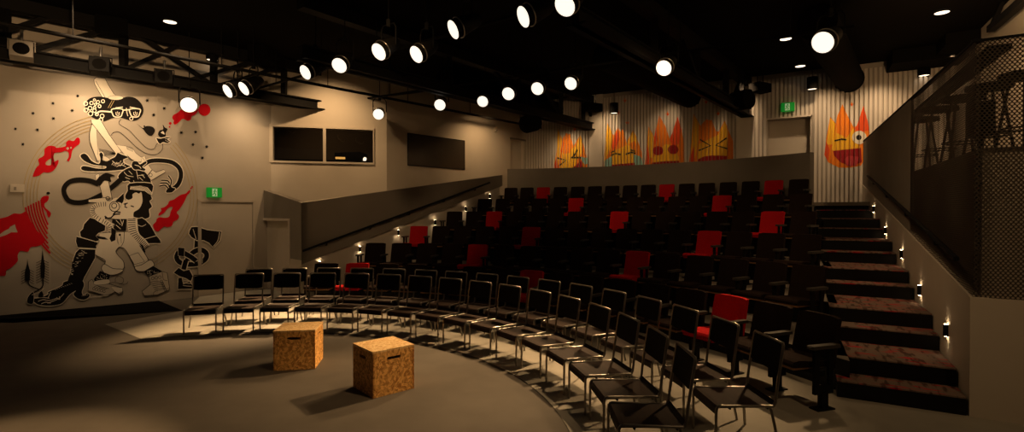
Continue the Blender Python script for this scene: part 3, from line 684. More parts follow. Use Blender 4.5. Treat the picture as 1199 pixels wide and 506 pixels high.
def P_(k, pts, ol=None, okk='m_cream', sm=True, inner=None):
    """filled shape; ol: outline width (px) in colour okk drawn under it; inner: outline drawn on top in black"""
    p = smooth(pts, True, 3) if sm else list(pts)
    if ol:
        lay[0] += .00002
        for q_ in strip(p, ol*2, True): paint(q_, okk)
    lay[0] += .00002; paint(p, k)
    if inner:
        lay[0] += .00002
        for q_ in strip(p, inner, True): paint(q_, 'm_black')
def S_(k, pts, w, ol=None, okk='m_cream', sm=True, closed=False):
    p = smooth(pts, closed, 5) if sm and len(pts) > 2 else list(pts)
    if ol:
        lay[0] += .00002
        for q_ in strip(p, w+ol*2, closed): paint(q_, okk)
    lay[0] += .00002
    for q_ in strip(p, w, closed): paint(q_, k)
def O_(k, c, rx, ry=None, n=14, a0=0): ry = ry or rx; return [(c[0]+rx*math.cos(a0+2*PI*i/n), c[1]+ry*math.sin(a0+2*PI*i/n)) for i in range(n)]
def DOT(k, c, r, ry=None): lay[0] += .00001; paint(O_(k, c, r, ry), k)
def RING(k, c, r, w): lay[0] += .00001; [paint(q_, k) for q_ in strip(O_(k, c, r, None, 12), w, True)]
def ell(r, a0, a1, n=30): return [(130+r*math.cos(math.radians(a0+(a1-a0)*i/n)), 230-r*.93*math.sin(math.radians(a0+(a1-a0)*i/n))) for i in range(n+1)]
for r_ in (86.5, 90.5, 94.5, 98.5, 103): S_('m_gold', ell(r_, 103, 246), .75, sm=False)
for r_ in (93, 97, 101): S_('m_gold', ell(r_, -62, 42), .6, sm=False)
P_('m_red', zk_((215,318),(235,265),(258,240),(252,205),(290,180),(293,140),(320,117),(360,120),(375,130),(430,120),(435,95),(455,80),(485,85),(505,64),(522,67),(525,100),(495,125),(475,150),(468,190),(453,218),(440,212),(452,190),(450,160),(430,150),(400,160),(360,165),(340,195),(310,215),(300,240),(330,245),(350,225),(382,210),(385,222),(375,250),(345,285),(310,293),(285,292),(260,312),(225,320)))
DOT('m_wall', zk_((445,135))[0], 1.5); DOT('m_wall', zk_((467,130))[0], 1.0)
P_('m_red', zl_((-160,200),(0,165),(40,155),(75,138),(110,140),(145,128),(165,180),(195,225),(240,275),(232,300),(200,315),(165,320),(150,345),(110,340),(95,365),(95,395),(60,430),(35,445),(30,470),(0,475),(-160,480)))
P_('m_wall', zl_((-90,275),(0,250),(20,235),(48,220),(55,210),(80,197),(85,215),(95,240),(60,240),(30,255),(0,265),(-80,290)), sm=False)
for i, r_ in enumerate((82, 85, 88.2, 91.4, 94.6, 97.8, 101)): S_('m_red', ell(r_, 183+i*.8, 206+i*3.2, 10), 2.0, sm=False)
P_('m_red', zl_((220,60),(235,45),(262,45),(258,70),(240,85),(242,105),(265,125),(275,140),(265,160),(255,150),(250,130),(235,110),(222,85)))
P_('m_red', zf_((463,352),(490,322),(495,300),(520,285),(560,290),(600,280),(612,240),(630,200),(605,200),(575,225),(555,250),(515,272),(512,255),(535,230),(530,210),(560,200),(590,175),(600,150),(640,135),(660,120),(700,95),(740,84),(765,60),(778,55),(776,75),(750,105),(740,130),(720,170),(690,215),(665,245),(685,275),(670,305),(635,325),(625,355),(590,370),(555,365),(510,405),(480,395)))
for c in zf_((786,40),(795,28)): DOT('m_red', c, .9)
P_('m_red', zm_((138,180),(145,155),(180,138),(200,118),(225,115),(300,100),(330,115),(310,150),(280,165),(275,190),(250,200),(225,185),(205,190),(180,215),(155,227),(145,210),(150,200))); DOT('m_red', zm_((375,118))[0], 7.2)
DOT('m_red', zm_((122,218))[0], 1.6); DOT('m_red', zm_((117,244))[0], 1.0)
for c in ((18,151),(38.6,132.7),(26.7,169),(43.8,152),(62,121),(62.6,138.8),(84.5,129.5),(91,112.4),(172.4,117.8),(179.9,134.5),(192.4,126.9),(212.4,155.3),(229,154.6),(225.9,169.4),(242,171.8),(237,185)):
    lay[0] += .00001; paint([(c[0]+(2.5 if i % 2 == 0 else 1.2)*math.cos(PI*i/6), c[1]+(2.3 if i % 2 == 0 else 1.1)*math.sin(PI*i/6)) for i in range(12)], 'm_black')
DOT('m_black', (56.5, 226.3), 2.2, 1.6)
# topmost figure: pale column hat, long black head with spectacles
P_('m_cream', za_((180,60),(200,40),(275,48),(300,100),(350,180),(370,195),(330,220),(250,210),(185,95)), sm=False, inner=.55)
S_('m_black', za_((197,72),(275,210)), .45)
P_('m_black', za_((105,280),(120,240),(160,212),(230,203),(300,215),(350,225),(420,215),(470,203),(530,215),(580,260),(600,310),(590,360),(550,400),(500,410),(450,395),(400,382),(340,385),(300,400),(260,412),(210,400),(160,375),(130,345),(110,310)))
P_('m_cream', O_('', za_((365,213))[0], 8.8, 2.6), inner=.3)
for (x, y, r_) in ((185,232,1.3),(215,250,1.9),(160,258,2.0),(193,268,1.4),(257,243,1.9),(228,285,1.7),(187,297,1.5),(148,302,2.3),(185,322,2.1),(152,348,2.6),(110,262,2.3),(113,318,2.3),(250,368,2.3),(205,352,1.9),(240,400,2.2)): RING('m_cream', za_((x, y))[0], r_, 1.0)
for dx in (0, 18): S_('m_gold', za_((335+dx,235),(300+dx,300)), .6)
S_('m_cream', za_((200,352),(235,328),(335,334)), 1.7)
for cx, w_ in ((380,46),(530,44)):
    S_('m_cream', za_((cx-w_,310),(cx+w_-4,310),(cx+w_-8,350),(cx+w_-22,374),(cx-w_+22,374),(cx-w_+4,350)), 1.3, closed=True)
    S_('m_cream', za_((cx-12,335),(cx-10,358),(cx+12,362),(cx+16,335)), .8); S_('m_cream', za_((cx,330),(cx+4,352)), .7)
S_('m_cream', za_((426,318),(484,314)), 1.3); S_('m_cream', za_((362,300),(425,292)), 1.1); S_('m_cream', za_((484,292),(542,303)), 1.1); S_('m_cream', za_((455,300),(460,340),(468,368)), .8)
RING('m_cream', za_((497,390))[0], 1.9, .9)
# pale twin bars of its body
P_('m_cream', zc_((275,30),(257,110),(257,190),(285,270),(318,350),(345,340),(318,210),(310,75)), sm=False); S_('m_black', zc_((275,30),(252,110),(254,190),(284,270),(318,360)), .75); S_('m_black', zc_((310,75),(318,210),(322,300)), .3)
P_('m_cream', zc_((262,0),(345,0),(420,130),(520,268),(480,298),(270,30)), sm=False); S_('m_black', zc_((345,0),(420,130),(520,268)), .6, sm=False); S_('m_black', zc_((262,0),(270,30),(480,298)), .6, sm=False)
S_('m_black', zb_((120,250),(105,290),(190,345),(260,420),(345,498),(400,500),(420,465),(435,450)), .6); S_('m_black', zb_((35,388),(60,362),(110,362),(180,420),(255,490),(335,540),(410,550),(460,520),(475,480),(468,455)), .6)
P_('m_black', zb_((250,285),(300,325),(330,310),(360,308),(395,320),(408,350),(385,388),(355,388),(325,360),(310,338))); DOT('m_black', zb_((318,310))[0], 1.0)
P_('m_black', zb_((435,372),(448,345),(478,335),(474,295),(492,320),(515,335),(497,370),(500,395),(462,405),(440,392))); P_('m_cream', zb_((455,365),(475,350),(485,360),(490,380),(475,375)), sm=False)
P_('m_black', zb_((420,410),(450,415),(500,405),(540,402),(512,420),(535,440),(515,453),(475,445),(455,458),(438,448)), ol=.9)
for a in (((495,418),(535,410)), ((495,430),(530,445))): S_('m_cream', zb_(*a), .35)
# black ribbons, fur and stars of the middle knot
P_('m_cream', zc_((480,215),(560,225),(620,250),(645,285),(690,320),(720,308),(735,365),(640,352),(600,335),(540,290)), sm=False, inner=.35)
for i in range(7): S_('m_black', zc_((560+i*9,222+i*2),(575+i*7,255+i*3)), .35)
for i in range(6): S_('m_black', zc_((330+i*4,250+i*9),(400,262+i*8),(470,282+i*2)), .45)
P_('m_black', zc_((175,305),(205,288),(235,305),(270,350),(330,376),(345,335),(335,295),(350,278),(368,300),(362,340),(400,355),(430,335),(470,315),(490,282),(520,295),(580,318),(540,335),(545,370),(605,400),(590,418),(420,435),(300,440),(210,435),(180,415),(195,395),(240,398),(300,412),(380,416),(388,395),(300,386),(230,362),(190,335)), ol=1.1)
P_('m_cream', zc_((365,310),(400,318),(425,340),(400,352),(372,345)), inner=.3); S_('m_cream', zc_((445,350),(480,372),(520,350)), .6); S_('m_cream', zc_((480,400),(520,385),(560,402)), .6)
for i in range(8): S_('m_cream', zc_((440+i*14,385+(i % 3)*6),(455+i*14,360+(i % 2)*8)), .5)
for i in range(8): S_('m_black', zc_((570+i*6,300+i*6),(590+i*7,340+i*2)), .35)
P_('m_black', zd_((70,160),(62,185),(40,180),(55,205),(68,225),(85,200),(110,190),(150,175),(105,172)), sm=False)
# torso and right black arm
P_('m_black', zd_((60,340),(90,300),(150,265),(220,260),(300,310),(335,370),(345,460),(270,425),(190,412),(150,375),(110,380),(85,365)), ol=1.0)
for a in (((110,300),(140,330),(190,340)), ((150,290),(180,320)), ((215,290),(230,360)), ((260,320),(285,350)), ((225,330),(280,325)), ((190,370),(205,410)), ((120,345),(160,360)), ((240,345),(270,372))): S_('m_cream', zd_(*a), .6)
P_('m_cream', zd_((255,170),(300,215),(345,280),(310,325),(270,285),(255,215)), sm=False, inner=.35)
P_('m_cream', zd_((310,330),(350,282),(380,303),(448,278),(462,300),(340,372)), sm=False, inner=.6); RING('m_black', zd_((335,325))[0], 2.0, .5)
S_('m_black', zd_((200,252),(260,245),(330,208),(430,203),(520,220),(578,268),(592,330),(570,400),(525,440),(480,450)), 5.0, ol=.9)
P_('m_black', zd_((175,235),(190,210),(225,212),(245,235),(290,210),(300,225),(265,255),(290,275),(280,290),(235,280),(200,280),(180,260)), ol=.7); S_('m_cream', zd_((200,240),(235,250),(255,270)), .6)
P_('m_black', zd_((465,470),(480,430),(500,400),(515,430),(545,440),(520,470),(490,475)), ol=.8)
for a in (((500,410),(480,375),(425,370)), ((492,415),(470,395),(415,395)), ((485,440),(455,412),(410,420)), ((505,410),(510,370),(485,330))): S_('m_black', zd_(*a), 1.5, ol=.7)
P_('m_cream', zd_((165,422),(250,415),(310,430),(352,480),(335,495),(285,460),(160,447)), sm=False); 
for o_y in (0, 12, 22): S_('m_black', zd_((165,424+o_y),(250,420+o_y),(300,438+o_y),(345,478+o_y)), .35)
# left black loop and fist
S_('m_black', ze_((365,150),(290,122),(200,113),(120,130),(75,178),(76,235),(115,290),(190,307),(280,292),(400,235)), 5.8)
S_('m_black', ze_((455,195),(565,100)), 6.0)
P_('m_black', ze_((340,140),(360,100),(400,65),(440,55),(505,80),(465,88),(470,130),(430,120),(400,130),(385,168)))
P_('m_cream', ze_((335,75),(365,60),(375,80),(345,120)), sm=False, inner=.5)
P_('m_cream', ze_((375,168),(415,122),(450,128),(478,262),(400,272)), sm=False); S_('m_black', ze_((375,168),(400,260)), .6); S_('m_black', ze_((450,128),(482,285)), .7)
P_('m_cream', ze_((280,280),(430,262),(440,310),(280,303)), sm=False, inner=.6); RING('m_black', ze_((442,270))[0], 2.2, .8)
# black furred shoulder, collared figure below
P_('m_black', zg_((140,155),(135,120),(160,95),(170,55),(220,0),(290,20),(350,70),(345,110),(290,130),(268,155),(300,190),(270,200),(150,165)), ol=.9, sm=False)
P_('m_cream', zf_((-50,190),(0,160),(60,150),(100,150),(150,120),(225,140),(190,180),(200,260),(240,300),(150,300),(90,290),(0,300),(-50,260)))
P_('m_black', zf_((140,152),(215,82),(218,130),(205,175),(185,160)), ol=.8, sm=False)
DOT('m_cream', zf_((135,190))[0], 6.0); RING('m_black', zf_((138,195))[0], 5.9, .9); RING('m_black', zf_((135,188))[0], 3.0, .9)
for a in (((55,275),(80,292),(110,288)), ((110,288),(140,262),(185,258)), ((125,265),(150,240),(190,245)), ((60,280),(65,300))): S_('m_black', zf_(*a), 1.5)
P_('m_black', zf_((250,60),(265,0),(450,0),(455,75),(445,100),(455,130),(435,150),(455,195),(430,220),(435,280),(390,300),(330,290),(300,280),(280,250),(270,150),(235,130),(230,100)), ol=.9)
P_('m_cream', zf_((190,220),(200,170),(230,140),(260,138),(290,122),(290,92),(320,75),(345,85),(365,72),(375,130),(370,170),(345,215),(300,245),(295,300),(240,300),(195,260)))
for a in (((215,175),(250,165)), ((222,195),(245,205)), ((275,188),(302,197)), ((235,170),(225,190))): S_('m_black', zf_(*a), 1.3)
P_('m_cream', zd_((165,422),(250,415),(310,430),(352,480),(335,495),(285,460),(160,447)), sm=False)
for o_y in (2, 13, 24): S_('m_black', zd_((170,424+o_y),(250,418+o_y),(300,436+o_y),(342,480+o_y)), .35)
P_('m_black', zf_((330,300),(370,290),(400,310),(440,350),(490,440),(525,480),(530,506),(400,506),(340,420)), ol=.8, sm=False); S_('m_cream', zf_((335,350),(370,362),(405,345)), .7); S_('m_cream', zf_((365,478),(490,442)), .8)
P_('m_black', zf_((120,300),(240,300),(235,400),(160,400),(110,360)), sm=False)
for a in (((150,310),(190,350)), ((185,300),(205,350)), ((215,310),(200,360)), ((150,350),(190,385))): S_('m_cream', zf_(*a), .7)
def coil(path, w, n, tw=.55):
    p = smooth(path, False, 8); S_('m_cream', p, w, sm=False); m_ = len(p)
    for i in range(n):
        u = (i+.5)/n*(m_-1); j = int(u); a, b = p[j], p[min(j+1, m_-1)]; dx, dy = b[0]-a[0], b[1]-a[1]; l = math.hypot(dx, dy) or 1
        c = (a[0]+dx*(u-j), a[1]+dy*(u-j)); nx, ny = -dy/l*w*.5, dx/l*w*.5; S_('m_black', [(c[0]+nx*.9, c[1]+ny*.9), (c[0]-nx*.7, c[1]-ny*.7)], tw*1.4)
coil(ze_((430,320),(370,325),(322,350),(318,390),(350,430),(430,478),(490,510)), 6.5, 20); coil(zf_((55,320),(100,360),(108,410),(75,445)), 6, 9)
coil(zf_((288,298),(290,370),(318,450),(370,500),(405,545)), 11, 19, .6)
# striped black cuff and long arm, big hand
P_('m_black', zg_((105,160),(290,212),(270,240),(280,262),(115,250),(100,200)), ol=.8, sm=False)
P_('m_black', zg_((130,265),(265,270),(262,340),(170,506),(160,530),(40,530),(80,350),(100,295)), ol=.8, sm=False)
P_('m_black', zh_((435,262),(490,235),(550,262),(562,300),(545,350),(560,380),(585,362),(605,370),(600,392),(560,413),(510,400),(480,368),(500,340),(450,370),(400,430),(350,453),(270,460),(200,450),(160,420),(168,402),(230,392),(280,368),(280,352),(330,330),(390,300),(400,275)), ol=.9)
P_('m_black', zh_((470,110),(640,90),(560,235),(550,275),(432,268),(455,200)), sm=False)
random.seed(11)
for i in range(46):
    v = random.random(); x = 560-110*v*.95+random.random()*(60-20*v)-32; y = 25+190*v; S_('m_cream', zh_((x,y),(x+12,y-1)), .42)
for a in (((165,402),(230,395),(290,400)), ((200,425),(240,412),(290,418),(350,400)), ((225,445),(260,432),(300,440)), ((275,440),(360,405),(405,362)), ((280,395),(300,350)), ((345,395),(370,410),(368,385))): S_('m_cream', zh_(*a), .75)
for i in range(9): S_('m_cream', zh_((330+i*16,330-i*6),(342+i*16,334-i*6)), .4)
for i in range(4): S_('m_cream', zh_((545+i*14,385-i*2),(553+i*14,375-i*2)), .45)
# little fir trees and tools
P_('m_black', zh_((235,8),(241,60),(255,150),(250,240),(222,240),(218,150),(230,60)), sm=False); S_('m_black', zh_((237,230),(237,300),(205,335),(150,362)), 1.5)
P_('m_black', zh_((115,88),(121,130),(138,190),(133,262),(98,262),(95,190),(111,130)), sm=False); S_('m_black', zh_((118,255),(135,300),(205,330)), 1.3)
for i in range(9):
    y = 95+i*20
    for s in (-1, 1): S_('m_black', zh_((235,y),(235+s*28,y+16),(235+s*50,y+14 if False else y+6+20)), .55)
for i in range(6):
    y = 165+i*19
    for s in (-1, 1): S_('m_black', zh_((116,y),(116+s*28,y+16),(116+s*50,y+28)), .55)
P_('m_black', zh_((118,440),(115,405),(135,370),(160,352),(166,385),(158,442)), ol=.5); P_('m_black', zh_((200,390),(222,342),(240,365),(238,392)))
S_('m_cream', zh_((150,375),(215,350),(248,318)), .6)
# trousers, socks, boots
P_('m_cream', zg_((300,130),(440,120),(450,210),(470,240),(440,278),(450,310),(500,360),(510,420),(470,455),(340,402),(350,370),(265,315),(270,260),(300,205)), sm=False)
P_('m_cream', zg_((440,120),(540,120),(590,170),(640,230),(700,330),(724,380),(600,424),(550,320),(500,258),(470,250)), sm=False)
S_('m_black', zg_((470,245),(440,280),(455,315),(500,365),(510,415),(495,442)), .75); S_('m_black', zg_((470,250),(510,262),(550,320),(600,424)), .75); S_('m_black', zg_((265,315),(340,355),(348,378),(338,402)), .75); S_('m_black', zg_((640,235),(700,330),(724,380)), .75)
S_('m_black', zg_((300,130),(540,118)), .5); S_('m_black', zg_((510,120),(505,200),(480,245)), .6); S_('m_black', zg_((480,150),(485,215)), .4); DOT('m_black', zg_((472,145))[0], 1.3)
P_('m_black', zg_((400,80),(440,110),(435,190),(400,205),(385,175),(400,140)), sm=False)
P_('m_black', zg_((268,150),(300,158),(345,165),(375,185),(340,185),(290,178)), sm=False); P_('m_black', zg_((640,215),(668,235),(690,290),(680,300)), sm=False)
P_('m_cream', zi_((160,165),(185,130),(250,165),(330,172),(310,200),(250,217),(190,205)), inner=.7)
P_('m_cream', zi_((422,152),(480,135),(545,97),(577,130),(560,160),(500,187),(445,185)), inner=.7)
S_('m_black', zi_((380,65),(450,40),(500,110),(420,135)), .6, sm=False, closed=True)
P_('m_black', zi_((150,185),(230,215),(215,262),(110,270),(100,250)), sm=False); P_('m_black', zi_((495,188),(568,145),(645,190),(625,218),(520,218)), sm=False)
for i in range(26):
    x, y = random.uniform(120,205), random.uniform(205,250); S_('m_cream', zi_((x,y),(x+3,y+7)), .4)
    x, y = random.uniform(520,610), random.uniform(175,208); S_('m_cream', zi_((x,y),(x+3,y+7)), .4)
P_('m_lite', zi_((55,340),(58,270),(85,250),(108,290),(215,285),(325,318),(330,350),(300,370),(265,350),(235,368),(180,378),(100,352)), sm=False, inner=.65)
P_('m_cream', zi_((108,265),(215,250),(218,285),(112,295)), inner=.4); P_('m_cream', zi_((235,305),(325,318),(328,348),(290,360),(262,345)), sm=False, inner=.4)
P_('m_lite', zi_((535,228),(640,188),(680,200),(700,330),(600,375),(500,380),(480,345),(548,290)), sm=False, inner=.7); S_('m_black', zi_((572,375),(585,345),(700,320)), .5); S_('m_black', zi_((640,190),(650,250),(680,260)), .5)
for i in range(5):
    S_('m_black', zi_((545+i*8,275+i*14),(600+i*10,265+i*14),(650+i*6,280+i*12)), .5); RING('m_black', zi_((635+i*7,265+i*17))[0], 1.3, .5)
    S_('m_black', zi_((90+i*22,320+i*4),(130+i*20,300+i*5),(165+i*14,330)), .5); RING('m_black', zi_((100+i*20,325+i*5))[0], 1.5, .45)
S_('m_black', zi_((205,290),(260,275),(330,290),(360,285),(370,268)), .5); S_('m_black', zi_((270,270),(272,240),(300,228),(332,245),(330,275),(300,290)), .5)
for i in range(3): RING('m_black', zi_((565+i*28,242-i*4))[0], 1.7, .5)
S_('m_cream', zi_((70,392),(218,378)), .9)
# axe and knot at the right, running on to the door
S_('m_black', zj_((205,130),(200,210)), 6.5, ol=1.0)
P_('m_black', zj_((148,105),(152,85),(165,62),(200,60),(270,82),(362,92),(350,150),(310,198),(280,165),(245,148),(200,148),(165,128)), ol=1.0, sm=False)
S_('m_cream', zj_((175,75),(195,140)), .7); S_('m_cream', zj_((350,95),(338,150),(308,190)), .8)
S_('m_black', zj_((80,225),(66,262),(90,295),(150,308),(215,300),(258,270),(262,235),(230,212),(185,222),(145,262),(118,330)), 5.6, ol=.9)
S_('m_black', zj_((115,232),(160,258),(195,285)), 5.6, ol=.9); S_('m_black', zj_((128,280),(112,340)), 5.6, ol=.9); S_('m_black', zj_((222,240),(222,300)), 4.5, ol=.5)
P_('m_black', zj_((76,196),(118,200),(116,255),(78,250)), ol=.5, sm=False)
P_('m_black', zj_((48,362),(80,330),(112,352),(150,342),(172,385),(160,420),(130,400),(85,385)), ol=1.0, sm=False)
P_('m_black', zj_((78,398),(100,395),(110,440),(150,420),(170,445),(168,468),(75,470)), ol=1.0, sm=False)
for y in (415,432,450): S_('m_cream', zj_((108,y-4),(135,y),(165,y+2)), .7)
tag(mur.build('wall_mural'), 'tall painted mural of stacked cartoon figures with red clouds', 'mural', None, 'thing')
# flames painted on the slats
def flame(name, polys, label):
    mb = MB(); base = [.0]
    def to_s(pts, off):
        out = []
        for x, y in pts:
            d = ray(x, y); a = bp(0, off); k = (nb.x*a.x+nb.y*a.y)/(nb.x*d.x+nb.y*d.y); p = d*k+Vector((0, 0, EYE)); out.append(((p.xy-B2).dot(tb), p.z))
        return out
    for li, (k, pts) in enumerate(polys):
        o1 = SD+.003+.0006*li; sp = to_s(pts, o1)
        if area(sp) < 0: sp = sp[::-1]
        for (q0, q1) in SL:
            c = clip(sp, q0, q1)
            if c: mb.face([(bp(s, o1).x, bp(s, o1).y, z) for s, z in c], k)
        o0 = .003+.0006*li; sp = to_s(pts, o0)
        if area(sp) < 0: sp = sp[::-1]
        mb.face([(bp(s, o0).x, bp(s, o0).y, z) for s, z in sp], k)
    return tag(mb.build(name), label, 'painting', 'flame faces painted along the slats', 'thing')
fp_, fq_, fr2, fs2 = Zf(690,110,5.62), Zf(780,110,5.62), Zf(940,110,5.06), Zf(640,140,8.43)
def line(k, pts, w): return [(k, q_) for q_ in strip(pts, w)]
def dots(k, c, rx, ry): return [(k, O_('', c, rx, ry))]
yb = 40  # pictures run on below the parapet
flame('flame_painting', [('f_o', fs2((60,560),(70,475),(95,330),(112,90),(155,200),(190,130),(215,170),(232,140),(265,270),(330,150),(360,230),(395,370),(410,560))),
 ('f_y', fs2((70,475),(100,330),(112,95),(150,200),(140,330),(110,480))), ('f_r', fs2((70,560),(72,470),(100,360),(118,470),(110,560))), ('f_y', fs2((130,560),(150,330),(230,300),(290,260),(330,155),(355,230),(350,330),(300,400),(250,560))),
 ('f_o', fs2((160,340),(190,135),(235,145),(255,260),(230,330))), ('f_r', fs2((140,310),(158,215),(170,230),(150,330))), ('f_c', fs2((340,368),(410,380),(412,430),(380,445),(345,405))), ('f_d', fs2((240,490),(345,405),(355,490)))]
 + line('f_b', fs2((105,378),(190,403),(122,458)), 1.8) + line('f_b', fs2((305,298),(262,372)), 1.8) + line('f_b', fs2((245,375),(340,377)), 1.8), 'orange flame face with skewed shut eyes, leftmost beside the door')
flame('flame_painting', [('f_o', fp_((90,540),(97,450),(105,330),(120,190),(150,260),(160,272),(190,220),(205,250),(220,230),(245,320),(290,235),(320,310),(345,380),(350,540))),
 ('f_y', fp_((97,450),(107,330),(120,195),(150,262),(140,360),(120,400))), ('f_r', fp_((145,350),(160,300),(190,228),(200,300),(165,370))), ('f_y', fp_((150,540),(150,380),(240,340),(290,240),(318,315),(300,400),(310,540))), ('f_o', fp_((255,330),(300,310),(335,370),(290,370))),
 ('f_c', fp_((93,540),(100,440),(150,408),(152,540))), ('f_c', fp_((292,398),(340,412),(352,460),(345,540),(300,540))), ('f_d', fp_((145,500),(150,466),(220,460),(300,452),(300,500)))]
 + line('f_b', fp_((142,405),(175,392),(210,400)), 1.8) + line('f_b', fp_((240,398),(275,384),(305,392)), 1.8) + line('f_b', fp_((142,386),(170,374)), 1.4) + line('f_b', fp_((272,368),(302,378)), 1.4), 'orange flame face crying blue tears from both closed eyes')
flame('flame_painting', [('f_o', fp_((362,540),(368,450),(380,330),(390,215),(430,285),(460,140),(500,210),(530,300),(545,260),(581,148),(606,230),(624,330),(626,540))),
 ('f_r', fp_((362,540),(372,440),(382,330),(395,400),(390,540))), ('f_y', fp_((385,330),(392,222),(425,290),(420,420),(395,420))), ('f_r', fp_((425,300),(440,210),(450,300),(430,340))), ('f_y', fp_((410,540),(420,420),(500,330),(560,340),(590,420),(590,540))), ('f_r', fp_((528,300),(545,260),(581,150),(605,235),(590,330),(548,340))),
 ('f_o', fp_((460,145),(500,212),(525,290),(500,330),(450,320)))] + dots('f_d', fp_((452,374))[0], 6.4, 5.4) + dots('f_d', fp_((552,366))[0], 6.4, 5.4) + [('f_d', fp_((408,500),(412,452),(500,442),(590,440),(592,500)))], 'taller red and orange flame face with two round crimson eyes')
flame('flame_painting', [('f_o', fq_((150,540),(152,440),(165,330),(180,130),(215,190),(225,210),(265,165),(285,190),(300,170),(325,240),(345,250),(385,175),(410,240),(440,310),(442,540))),
 ('f_y', fq_((160,440),(168,330),(182,140),(215,195),(215,300),(190,420))), ('f_r', fq_((152,540),(155,430),(185,330),(188,540))), ('f_o', fq_((225,300),(230,215),(265,168),(300,175),(320,240),(280,330))), ('f_y', fq_((195,540),(215,330),(340,270),(385,182),(408,245),(400,420),(395,540)))]
 + line('f_b', fq_((222,300),(292,341),(214,373)), 1.8) + line('f_b', fq_((398,290),(326,338),(404,361)), 1.8) + [('f_d', fq_((205,500),(207,432),(250,412),(300,405),(402,408),(402,500)))], 'yellow flame face with eyes squeezed into arrow shapes')
flame('flame_painting', [('f_o', fr2((128,360),(140,260),(162,135),(195,175),(205,130),(235,60),(260,120),(300,195),(320,190),(360,70),(385,170),(395,215),(395,330),(345,425),(280,437),(215,437),(150,405))),
 ('f_y', fr2((140,300),(150,230),(163,140),(193,178),(180,300))), ('f_r', fr2((128,360),(138,280),(160,330),(150,400))), ('f_y', fr2((170,330),(200,200),(250,130),(300,205),(330,300),(345,330),(200,345))), ('f_o', fr2((200,230),(206,135),(235,64),(262,122),(300,200),(260,260))), ('f_r', fr2((308,205),(322,185),(360,74),(386,170),(394,215),(330,230))),
 ('f_d', fr2((180,337),(345,320),(350,405),(280,430),(220,402),(186,365))), ('f_p', fr2((245,388),(270,366),(335,372),(318,425),(262,426)))] + dots('f_w', fr2((335,258))[0], 8.6, 8) + dots('f_b', fr2((332,258))[0], 3.2, 3.2) + line('f_b', fr2((188,278),(230,268),(258,272)), 1.8), 'winking flame face with open mouth beside the stairs')
sparks = [(fp_, (515,130)), (fp_, (190,122)), (fp_, (250,188)), (fp_, (233,42)), (fq_, (342,127)), (fq_, (262,50)), (fr2, (290,60)), (Zf(560,110,5.06), (570,207))]
sn = ['above the crimson-eyed flame', 'left above the crying flame', 'right above the crying flame', 'highest above the crying flame', 'right above the yellow flame', 'left above the yellow flame', 'above the winking flame', 'above the leftmost flame']
for (zz_, c), nm_ in zip(sparks, sn):
    cx, cy = zz_(c)[0]; rr = 2.6
    o = flame('spark_painting', [('f_o', [(cx+(rr if i % 2 == 0 else rr*.4)*math.cos(PI/2*i/2), cy+(rr*1.3 if i % 2 == 0 else rr*.4)*math.sin(PI/2*i/2)) for i in range(8)]), ('f_r', O_('', (cx, cy+1), 1.4, 1.2, 6))], 'small orange spark painted '+nm_); o['group'] = 'painted sparks'
# ------------------------------------------------------------------ exit signs, switch
def exit_sign(px0, py0, px1, py1, a, b, label):
    p = at_wall((px0+px1)/2, (py0+py1)/2, a, b); t_ = (b-a).normalized(); w = (at_wall(px1, py0, a, b).xy-at_wall(px0, py0, a, b).xy).length; h = at_wall(px0, py0, a, b).z-at_wall(px0, py1, a, b).z
    s = thing('exit_sign', label, 'sign', p, math.atan2(t_.y, t_.x)); w /= 2; h /= 2; f0 = -.075
    mb = MB(); mb.box((-w, f0, -h), (w, -.002, h), 'exit'); mb.build('sign_box', s)
    mb = MB(); y = f0-.002
    def pl(pts, k, yy=y): mb.face([(x*w, yy, z*h) for x, z in pts], k)
    pl([(-.42, -.8), (.30, -.8), (.30, .8), (-.42, .8)], 'exitw'); y2 = y-.001
    head = [(-.02+.1*math.cos(q), .5+.16*math.sin(q)) for q in [PI*k/5 for k in range(10)]]; pl(head, 'exit', y2)
    for q_ in strip([(-.05, .3), (-.12, -.1), (.08, -.3), (.02, -.7)], .12)+strip([(-.12, -.1), (-.25, -.4), (-.40, -.45)], .12)+strip([(-.25, .05), (-.2, .3), (.05, .25), (.22, .05)], .10): pl(q_, 'exit', y2)
    o = mb.build('running_figure', s); o['label'] = 'pale doorway with green running figure'
exit_sign(241.5, 219.8, 257.8, 231.3, ML[4], ML[5], 'green running-man exit sign above the mural wall door')
exit_sign(914.5, 120.8, 930.5, 130.8, bp(0, SD), bp(bl, SD), 'green running-man exit sign above the slatted wall doorway')
p = at_wall(20, 220.5, ML[0], ML[1]); t_ = (ML[1]-ML[0]).normalized(); s = thing('wall_switch', 'small pale switch box on the wall left of the mural', 'switch', p, math.atan2(t_.y, t_.x))
mb = MB(); mb.box((-.085,-.04,-.065),(.085,-.002,.065),'wall'); mb.build('switch_plate', s); mb = MB(); mb.box((-.04,-.046,-.03),(-.01,-.04,.02),'grey'); mb.build('rocker', s)
p = at_wall(580, 152, B1, B2); s = thing('wall_sensor', 'tiny pale sensor on the side wall left of the recessed door', 'sensor', p, math.atan2(t2.y, t2.x))
mb = MB(); mb.box((-.05,-.06,-.06),(.05,-.002,.06),'wall'); mb.build('sensor_body', s); mb = MB(); mb.tube([(0,-.06,-.02),(0,-.075,-.02)],.025,'grey',10); mb.build('sensor_lens', s)
